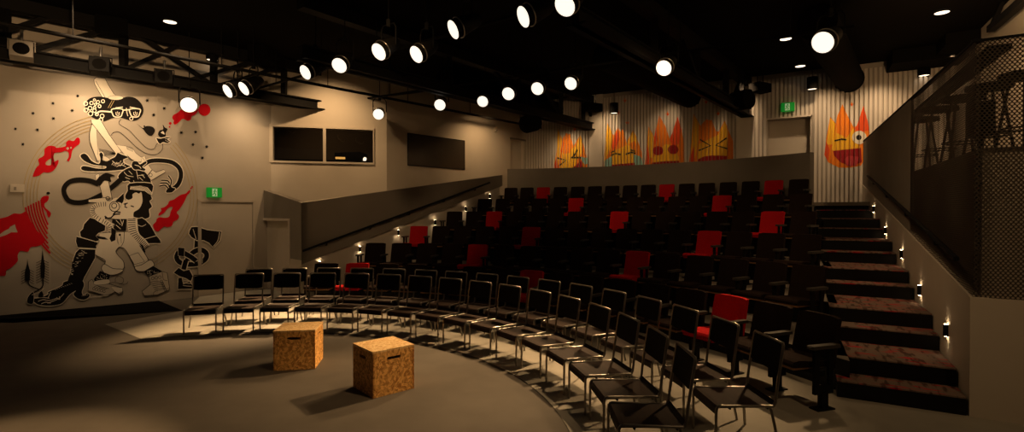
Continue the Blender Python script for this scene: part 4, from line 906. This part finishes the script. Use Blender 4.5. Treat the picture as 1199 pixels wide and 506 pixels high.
# ------------------------------------------------------------------ small up/down wall lights
def sconce(p, rz, label, grp):
    s = thing('wall_light', label, 'wall light', p, rz, grp); mb = MB(); mb.box((-.016, -.034, -.056), (.016, -.0, .056), 'black'); mb.build('housing', s)
    for z, nm_ in ((.0565, 'upper_glow'), (-.0565, 'lower_glow')):
        mb = MB(); mb.box((-.012, -.028, z-.001), (.012, -.004, z+.001), 'glow'); mb.build(nm_, s)
for i, (x, y) in enumerate(((1110,387),(1078.5,340),(1057,297.5),(1038,270),(1024,245))):
    p = at_wall(x, y, P0, RE); sconce(p, math.atan2(AIS.y, AIS.x), 'small lit wall light beside the stairs, %s from the bottom' % ORD[i], 'wall lights along the right stairs') if False else sconce(p, math.atan2(-AIS.y, -AIS.x), 'small lit wall light beside the stairs, %s from the bottom' % ORD[i], 'wall lights along the right stairs')
for i, (x, y) in enumerate(((374,309.5),(421,291.5),(466,272.5),(509,260.5),(545,244.5),(573,230))):
    p = at_wall(x, y, PC+ln*.03, PC+ln*.03+ld); sconce(p, math.atan2(ld.y, ld.x), 'small lit wall light under the dark left parapet, %s from its front corner' % ORD[i], 'wall lights along the left parapet')
# ------------------------------------------------------------------ mezzanine stools
def stool():
    t = thing('bar_stool', '', 'stool'); mb = MB(); mb.tube([(0,0,.735),(0,0,.78)], .19, 'blackm', 18); mb.build('seat', t)
    for k in range(4):
        q = PI/4+k*PI/2; mb = MB(); mb.tube([(.10*math.cos(q),.10*math.sin(q),.74),(.21*math.cos(q),.21*math.sin(q),0)], .013, 'black', 6); mb.build('leg', t)
    mb = MB(); mb.tube([(.17*math.cos(2*PI*k/16),.17*math.sin(2*PI*k/16),.26) for k in range(17)], .009, 'black', 6); mb.build('foot_ring', t); return t
st0 = stool()
sp_ = [(1200,86),(1158,100),(1126,114),(1100,127),(1080,139)]
for i, (x, y) in enumerate(sp_):
    p = at_z(x, y, 2.2+.775); lab = 'black bar stool behind the mezzanine screen, %s from the right picture edge' % ORD[i]
    if i == 0: st0.location = (p.x, p.y, 2.2); st0['label'] = lab; o = st0
    else: o = dup(st0, (p.x, p.y, 2.2), .3*i, lab)
    o['group'] = 'bar stools on the mezzanine'
p = at_d(1147.5, 157, 4.75); p.z = max(p.z, 2.22); sp = thing('floor_speaker', 'black box speaker behind the front corner of the mezzanine screen', 'speaker', (p.x, p.y, 2.2), -math.radians(29.1))
mb = MB(); mb.box((-.085,-.09,.18),(.085,.09,.49),'blackm'); mb.build('cabinet', sp); mb = MB(); mb.tube([(0,0,0.01),(0,0,.18)],.02,'black'); mb.build('stand_pole', sp)
mb = MB(); mb.disc((0,0,.006),(0,0,1),.10,'black'); mb.tube([(0,0,0),(0,0,.012)],.10,'black',14); mb.build('stand_base', sp)
bc = thing('bar_counter', 'long dark shelf rail on the inner side of the mezzanine screen', 'shelf', (P0.x, P0.y, 0), -math.radians(29.1))
mb = MB(); mb.box((.12,.10,3.0),(.27,5.2,3.04),'blackm'); mb.build('shelf_board', bc)
for yy in (.4, 1.9, 3.4, 4.9):
    mb = MB(); mb.beam((.08,yy,2.92),(.25,yy,3.0),.02,.02,'black'); mb.build('bracket', bc)
# ------------------------------------------------------------------ roof trusses, pipes, ducts
def truss(name, a, b, posts, label, zt=4.97, diag=None, h=.2, w=.2):
    t = thing(name, label, 'truss', (a.x, a.y, 0)); o = Vector((a.x, a.y, 0)); z0 = a.z; dv = (b-a); dv.z = 0
    def pt(u, z): q_ = a+dv*u-o; return Vector((q_.x, q_.y, z))
    mb = MB(); z0b = z0
    mb.beam(pt(0, z0b+.012), pt(1.03, z0b+.012), w+.08, .024, 'black'); mb.beam(pt(0, z0b+h/2), pt(1, z0b+h/2), .10, h, 'black'); mb.beam(pt(0, z0b+h), pt(1, z0b+h), w, .024, 'black'); mb.build('bottom_chord', t)
    mb = MB(); mb.beam(pt(0, zt-.1), pt(1, zt-.1), w, .2, 'black'); mb.build('top_chord', t)
    for u in posts:
        mb = MB(); mb.beam(pt(u, z0+h), pt(u, zt-.1), .10, .10, 'black'); mb.build('post', t)
    for u0, u1 in (diag or []):
        mb = MB(); mb.beam(pt(u0, z0+h), pt(u1, zt-.15), .07, .07, 'black'); mb.build('diagonal', t)
    return t
TL0 = at_z(-70, 58.8, 4.0); TL1 = at_z(376, 129.5, 4.0)
def tu(px): # parameter of pixel column on the left truss
    u = (px-599.5)/F; d = TL1-TL0; return (u*TL0.y-TL0.x)/(d.x-u*d.y)
truss('roof_truss', TL0, TL1, [tu(8), tu(146), tu(251), tu(333)], 'black steel roof truss over the mural wall', diag=[(tu(-30), tu(60)), (tu(34), tu(128)), (tu(245), tu(166)), (tu(150), tu(212)), (tu(225), tu(300)), (tu(262), tu(330))])
def along(px, py, z, back, n): # truss ending at a mark, running towards the viewer
    e_ = at_z(px, py, z); d = Vector((.625, .78, 0)); return e_-d*back, e_
a, b = along(697, 154, 4.0, 9, 0); truss('roof_truss', a, b, [.35, .6, .8, .925], 'black steel roof truss over the middle of the seats', diag=[(.99, .94), (.8, .7), (.6, .5)])
a, b = along(875, 137.5, 4.0, 8, 0); truss('roof_truss', a, b, [.3, .55, .78, .93], 'black steel roof truss above the yellow flame face', diag=[(.98, .94), (.84, .93), (.55, .45)])
def pipe(a, b, r, label, name='lighting_pipe', nh=4):
    t = thing(name, label, 'pipe', a); o = Vector(a); mb = MB(); mb.tube([Vector((0, 0, 0)), Vector(b)-o], r, 'black', 8); mb.build('pipe_bar', t)
    for i in range(nh):
        p = Vector((0, 0, 0)).lerp(Vector(b)-o, (i+.5)/nh); mb = MB(); mb.tube([p, Vector((p.x, p.y, CEIL-o.z))], .008, 'black', 6); mb.build('hanger', t)
pipe(at_z(-30, 21, 4.2), at_z(634, 150, 4.2), .03, 'long black lighting pipe running past the booth window', nh=6)
pipe(at_z(300, 104, 4.3), at_z(690, -6, 4.3), .025, 'black lighting pipe carrying the highest row of lit spotlights', nh=5)
pipe(at_z(425, 116, 4.32), at_z(1000, 31, 4.32), .025, 'black lighting pipe carrying the row of spotlights over the seats', nh=6)
pipe(at_z(200, 115, 4.28), at_z(310, 84, 4.28), .025, 'short black lighting pipe carrying the spotlights beside the mural', nh=2)
pipe(at_z(437, 114, 4.15), at_z(520, 104, 4.15), .022, 'short black cross pipe above the booth wall', nh=2)
def duct(ex, ey, r, z, length, label):
    e_ = at_z(ex, ey, z); d = Vector((.625, .78, 0)); t = thing('air_duct', label, 'duct', e_); mb = MB(); mb.tube([d*-length, -d*.02], r, 'blackm', 24); mb.build('duct_tube', t)
    mb = MB(); mb.tube([-d*.03, d*0], r+.015, 'blackm', 24); mb.build('end_ring', t)
    for k in (.25, .75):
        p = d*-length*k; mb = MB(); mb.tube([p+Vector((0, 0, r)), Vector((p.x, p.y, CEIL-e_.z))], .012, 'black', 6); mb.build('hanger', t)
duct(660, 133, .28, 4.66, 5, 'black round duct end left of the first flame face'); duct(815, 117, .28, 4.66, 5, 'black round duct end above the yellow flame face'); duct(994, 93, .285, 4.68, 4.5, 'black round duct end above the winking flame face')
for x0, y0, x1, y1, lab in ((112,36,150,50,'black ceiling box above the mural head'), (218,68,246,80,'black ceiling box left of the exit sign door'), (300,66,326,90,'black ceiling box over the booth window corner')):
    a = at_z(x0, y0, 4.75); t = thing('ceiling_box', lab, 'box', a); q_ = at_z(x1, y1-8, 4.75)-a; mb = MB(); mb.beam((0, 0, .1), (q_.x, q_.y, .1), .35, .28, 'blackm'); mb.build('housing', t)
    mb = MB(); mb.tube([(q_.x/2, q_.y/2, .2), (q_.x/2, q_.y/2, CEIL-4.75)], .02, 'black', 6); mb.build('hanger', t)
# ------------------------------------------------------------------ spotlights
AIM = Vector((-3.2, 3.2, 0.3))
def make_par(loc, aim, r, lit, label, grp, hang=.30):
    loc = Vector(loc); t = thing('stage_spotlight', label, 'spotlight', loc, 0, grp); d = (Vector(aim)-loc).normalized()
    bk = -d
    mb = MB(); mb.tube([bk*.004, bk*.16], r*1.03, 'black', 20, False); mb.tube([bk*.16, bk*.34, bk*.40], r*.98, 'black', 20, True, r*.5); mb.disc(bk*.155, d, r*1.0, 'black'); mb.build('lamp_body', t)
    mb = MB(); mb.disc(bk*.006, d, r*1.0, 'lens' if lit else 'blackm', 24); mb.build('lens', t)
    mb = MB(); a = Vector((0, 0, 1)) if abs(d.z) < .9 else Vector((1, 0, 0)); u = d.cross(a).normalized(); v = d.cross(u)
    mb.tube([bk*.085+(u*math.cos(2*PI*k/24)+v*math.sin(2*PI*k/24))*r*1.1 for k in range(25)], .008, 'rim' if lit else 'black', 6); mb.build('front_rim', t)
    mb = MB(); c = bk*.22; tp = c+Vector((0, 0, hang)); s = u*(r*1.25)
    mb.tube([c-s, c-s+Vector((0, 0, hang*.8)), tp-s*.75, tp+s*.75, c+s+Vector((0, 0, hang*.8)), c+s], .011, 'black', 6); mb.build('yoke', t)
    mb = MB(); mb.beam(tp-Vector((0, 0, .03)), tp+Vector((0, 0, .07)), .05, .05, 'black'); mb.build('clamp', t)
    mb = MB(); mb.tube([tp+Vector((0, 0, .05)), Vector((tp.x, tp.y, CEIL-loc.z))], .008, 'black', 6); mb.build('safety_cable', t)
    return d
LAMPS = [(221,123,7.6,'lit spotlight hanging beside the red cloud of the mural',.28), (266,107,8,'lit spotlight at the left of the pair over the mural wall door',.26), (285,104,9,'lit spotlight at the right of the pair over the mural wall door',.26),
 (357,85,8.5,'lit spotlight high above the left booth pane',.24), (397,77,8.8,'lit spotlight high above the right booth pane',.24), (443,61,10,'lit spotlight left of the close pair above the glossy panel',.25), (487,64,10,'lit spotlight right of the close pair above the glossy panel',.25),
 (530,35,10.5,'lit spotlight turned aside, third from the top of the highest row',.24), (612,20,12,'lit spotlight turned aside, second from the top of the highest row',.25), (661,7,12.5,'lit spotlight cut by the top edge of the picture',.25),
 (443,134,6.5,'small lit spotlight just above the corner between the two windows',.25), (515,123,6.5,'small lit spotlight above the dark glossy panel',.24), (565,119,6.5,'small lit spotlight above the recessed side door',.23),
 (595,110,7.5,'lit spotlight above the corner of the slatted wall',.25), (629,104,7.5,'lit spotlight above the leftmost flame face',.24), (668,98,7.5,'lit spotlight above the gap of the first two flame faces',.23),
 (777,80,9.5,'lit spotlight above the crimson-eyed flame face',.25), (963,50,12.5,'largest lit spotlight, above the winking flame face',.29)]
LP = []
for x, y, rp, lab, dia in LAMPS:
    z = 3.62 if x == 221 else 3.85; dia *= .94; p = at_z(x, y, z); lp = p
    ax = Vector(AIM)
    ax = Vector({221: (-1.5, 1.5, .8), 266: (-9, 4, 0), 285: (-8, 4.5, 0), 357: (-7, 2.5, 0), 397: (-3.5, 2.5, 0), 443: (-5, 2.5, 0), 487: (-5.5, 2.7, 0), 530: (-6.8, 3, 0), 612: (-6.8, 2.8, 0), 661: (-2.5, 2.2, 0)}.get(x, (-2.4, 3.2, .2)))
    if y > 115 and x > 400: ax = Vector((-2.0, 3.0, .2))
    if x > 700: ax = Vector((-1.6, 3.2, .2))
    d = make_par(p, ax, dia/2, True, lab, 'lit stage spotlights'); LP.append((p, d))
for x, y, aim, lab in ((25,58,(-1.5,1,1),'grey square floodlight at the left end of the truss'), (117,76,(-3,2,1),'dark floodlight on the truss above the mural head'), (192,90,(-2.5,2.5,1),'dark floodlight on the truss right of the mural head')):
    p = at_z(x, y, 4.12); t = thing('flood_light', lab, 'floodlight', p, 0, 'unlit floodlights on the left truss'); d = (Vector(aim)-p); d.z = -.6; d.normalize(); rz = math.atan2(d.y, d.x)+PI/2
    Rm = Matrix.Rotation(rz, 4, 'Z') @ Matrix.Rotation(-.2, 4, 'X'); k_ = 'grey' if x == 25 else 'black'
    mb = MB(); mb.box((-.13, -.06, -.13), (.13, .14, .11), k_, Rm); mb.build('housing', t)
    mb = MB(); mb.disc(Rm @ Vector((0, -.064, -.01)), Rm.to_3x3() @ Vector((0, -1, 0)), .095, 'blackm'); mb.build('lens', t)
    mb = MB(); mb.tube([Rm @ Vector(q_) for q_ in ((-.15, .04, 0), (-.15, .04, .16), (.15, .04, .16), (.15, .04, 0))], .01, k_, 6); mb.build('yoke', t)
    mb = MB(); mb.tube([Rm @ Vector((0, .04, .16)), Rm @ Vector((0, .04, .34))], .02, 'rim', 8); mb.build('clamp', t)
for x, y, D, lab in ((694,126,13.6,'black speaker hung before the panel between the flame faces'), (890,103,12.0,'black speaker hung left of the exit sign over the seats'), (621,142,12.8,'round black speaker cluster under the middle truss'), (868,115,11.6,'bulky black fixture riding on the right truss')):
    p = at_d(x, y, D); t = thing('hanging_speaker', lab, 'speaker', p, .5); 
    mb = MB(); mb.box((-.22, -.14, -.10), (.22, .14, .10), 'blackm')
    if x in (621, 868): mb.tube([(0, -.2, -.05), (0, .2, -.05)], .22, 'blackm', 18)
    mb.build('cabinet', t); mb = MB()
    for s in (-.1, .1): mb.tube([(s, 0, .1), (s, 0, CEIL-p.z)], .01, 'black', 6)
    mb.tube([(-.12, 0, .105), (.12, 0, .105)], .012, 'black', 6); mb.build('bracket', t)
def pend(x, y, D, lab, r=.11, h=.28):
    p = at_d(x, y, D); t = thing('pendant_light', lab, 'pendant light', p, 0, 'black can pendants'); mb = MB(); mb.tube([(0,0,0),(0,0,h)], r, 'blackm', 18, False); mb.disc((0,0,h),(0,0,1),r,'blackm'); mb.build('can_shade', t)
    mb = MB(); mb.disc((0,0,.02),(0,0,-1),r*.93,'dl'); mb.build('bulb_face', t); mb = MB(); mb.tube([(0,0,h),(0,0,CEIL-p.z)],.008,'black',6); mb.build('hanging_cord', t); return p
PD = [pend(106,68,9.3,'black can pendant left of the mural head'), pend(248.5,71,10.2,'black can pendant above the mural wall door'), pend(719,133,13.9,'black can pendant above the crying flame face'), pend(951,105,11.7,'black can pendant left above the winking flame face'), pend(1082,89,10.9,'black can pendant before the slatted wall by the mezzanine')]
for x, y, lab in ((199,25,'above the mural'), (920,45,'left of the largest spotlight'), (937,77,'below the largest spotlight'), (1103,14,'near the top right above the mezzanine'), (1089,57,'above the pendant by the mezzanine'), (783,101,'above the crimson-eyed flame'), (674,116,'above the middle truss end'), (2,15,'at the left picture edge'), (742,77,'between the truss and the crimson-eyed flame')):
    p = at_z(x, y, CEIL-.01); t = thing('downlight', 'small recessed round ceiling light '+lab, 'ceiling light', p, 0, 'recessed ceiling lights'); mb = MB(); mb.disc((0,0,-.012),(0,0,-1),.10,'dl'); mb.build('diffuser', t)
    mb = MB(); mb.tube([(.11*math.cos(2*PI*k/20),.11*math.sin(2*PI*k/20),-.006) for k in range(21)], .012, 'black', 6); mb.build('trim_ring', t)
# mezzanine brace
a = at_d(1160, 34, 8.2); b = at_d(1210, -10, 6.6); t = thing('roof_brace', 'black diagonal brace over the mezzanine at the top right', 'brace', a); mb = MB(); mb.beam((0,0,0), b-a, .1, .1, 'black'); mb.build('brace_bar', t)
mb = MB(); mb.beam((0,0,0), Vector((.3,-.1,.9)), .06, .06, 'black'); mb.build('hanger', t)
# black soffit in the right ceiling
mb = MB(); q_ = [K1-AIS*.1, K1-AIS*.9, K1-AIS*.9-CRS*1.2, K1-AIS*.1-CRS*1.2]; mb.prism([(p.x, p.y) for p in q_], 4.72, CEIL, 'ceil')
q_ = [K1-AIS*.9, K1-AIS*1.65, K1-AIS*1.65-CRS*.5, K1-AIS*.9-CRS*.5]; mb.prism([(p.x, p.y) for p in q_], 4.78, CEIL, 'ceil'); struct(mb.build('ceiling_soffit'), 'black stepped soffit over the mezzanine', 'ceiling')
# ------------------------------------------------------------------ lights
WARM = (1.0, .61, .29)
def spot(p, aim, watt, deg, blend=.6, r=.1, col=WARM):
    l = bpy.data.lights.new('lamp_or_fill_beam', 'SPOT'); l.energy = watt; l.spot_size = math.radians(deg); l.spot_blend = blend; l.shadow_soft_size = r; l.color = col
    o = bpy.data.objects.new('lamp_or_fill_beam', l); C.objects.link(o); o.location = p; o.rotation_euler = (Vector(aim)-Vector(p)).to_track_quat('-Z', 'Y').to_euler(); return o
def lampspot(i, aim, watt, deg, blend=.6): p, d = LP[i]; return spot(p+d*.03, aim, watt, deg, blend)
# keys from the visible spotlights
lampspot(16, (-0.8, 4.9, 0), 1150, 44, .8)
lampspot(15, (-0.9, 5.4, 0), 420, 46, .9)
lampspot(17, (1.4, 4.8, 0), 520, 38, .9)
lampspot(14, (-1.5, 6.5, 0), 560, 38, .9)
lampspot(11, (-2.6, 8.1, 0), 1000, 36, .9)
lampspot(10, (-4.0, 7.7, 0), 3600, 30, .9)
# pool of light at the near left of the stage
spot((-3.5, 1.7, 4.85), (-3.5, 2.95, 0), 1000, 31, .45, .04)
# wall washers on the mural wall, off-frame box spot, added fills
PALE = (1.0, .665, .37)
def wash(px, py, watt, deg=78, off=1.1, zl=4.6, seg=(ML[2], ML[3])):
    p = at_wall(px, py, *seg); t_ = (seg[1]-seg[0]).normalized(); n_ = V2(t_.y, -t_.x); spot((p.x+n_.x*off, p.y+n_.y*off, zl), (p.x, p.y, p.z), watt, deg, 1.0, .06, PALE)
wash(104, 150, 46, 130, .8, 3.86, (ML[1], ML[2])); wash(280, 170, 34, 130, .75, 3.80, (ML[4], ML[5]))
wash(110, 170, 190, 72, 2.4, 4.8, (ML[1], ML[2])); wash(215, 230, 90, 95, 1.9, 4.8)  # broad unseen washes added from farther out to lift the lower wall
spot((3.3, 1.9, 4.7), (-1.2, 4.75, .1), 520, 20, .9, .12)
spot((-1.0, 1.5, 3.1), (-7.5, 8.7, 4.8), 900, 50, .9, .1)  # unseen fill added in mid-air to brighten the wall above the truss
p = P0+AIS*2.6+CRS*.7; q2 = Rw1+AIS*7.5; spot((p.x, p.y, 3.9), (q2.x, q2.y, 4.6), 150, 130, 1.0, .08)  # unseen fill added to brighten the upper wall behind the mezzanine
# wall washers on the slats
for s, w in ((1.0, 60), (2.6, 66), (4.4, 66), (6.2, 66), (7.7, 60), (8.8, 70), (9.9, 60)):
    p = bp(s, .9); q2 = bp(s, 0); spot((p.x, p.y, 4.75), (q2.x, q2.y, 3.1), w, 95, 1.0, .06, PALE)
p = bp(1.5, .75); q2 = bp(1.5, 0); spot((p.x, p.y, 3.95), (q2.x, q2.y, 2.9), 26, 125, 1.0, .06, PALE)  # extra unseen spot added to brighten the leftmost flame face
# booth wall and side wall
p = A1.lerp(B1, .5)+V2(.3, -1.2); spot((p.x, p.y, 4.8), (A1.lerp(B1, .5).x, A1.lerp(B1, .5).y, 2.6), 165, 115, 1.0, .06)
p = B1.lerp(B2, .55)-n2*.9; spot((p.x, p.y, 4.25), (B1.lerp(B2, .6).x, B1.lerp(B2, .6).y, 2.6), 50, 140, 1.0, .06)
p = booth(.7, .4, 4.2); spot(p, booth(1.4, 1.6, 2.6), 45, 130, 1.0, .05)  # unseen lamp added inside the booth to lighten its interior
# unseen fill spots added to lift the parapets and the stair wall
spot((-1.5, 4.5, 4.85), (-2.3, 11.6, 1.6), 220, 44, 1.0, .15); spot((1.7, 6.6, 3.7), (2.6, 13.0, 2.5), 150, 70, 1.0, .15)
spot((0.6, 3.4, 4.85), (5.0, 6.6, 1.2), 170, 60, 1.0, .15); spot((3.0, 1.0, 4.85), (3.7, 4.2, .3), 100, 75, 1.0, .15)
# dim unseen fill spots added over seats and stairs
spot((2.6, 6.5, 4.9), (3.2, 7.5, 0.5), 40, 120, 1.0, .1); spot((5.0, 6.2, 4.9), (4.6, 6.4, .9), 90, 60, 1.0, .06)
# mezzanine light
p = P0+AIS*2.4+CRS*1.0; spot((p.x, p.y, 4.9), (p.x+.9, p.y+.2, 2.4), 260, 160, 1.0, .08)
W = bpy.data.worlds.new('room_air'); bpy.context.scene.world = W; W.use_nodes = True; W.node_tree.nodes['Background'].inputs[0].default_value = (1, .72, .45, 1); W.node_tree.nodes['Background'].inputs[1].default_value = .012
# ------------------------------------------------------------------ camera
cam = bpy.data.cameras.new('camera'); cam.sensor_width = 36; cam.lens = 36*F/1199; cam.clip_start = .05
co = bpy.data.objects.new('camera', cam); C.objects.link(co); co.location = (0, 0, EYE); co.rotation_euler = (PI/2-PITCH, 0, 0)
S = bpy.context.scene; S.camera = co; S.view_settings.view_transform = 'Standard'; S.view_settings.look = 'None'; S.view_settings.exposure = 0
S.cycles.max_bounces = 6; S.cycles.diffuse_bounces = 4; S.cycles.transparent_max_bounces = 12; S.cycles.sample_clamp_indirect = 3; S.cycles.use_denoising = True
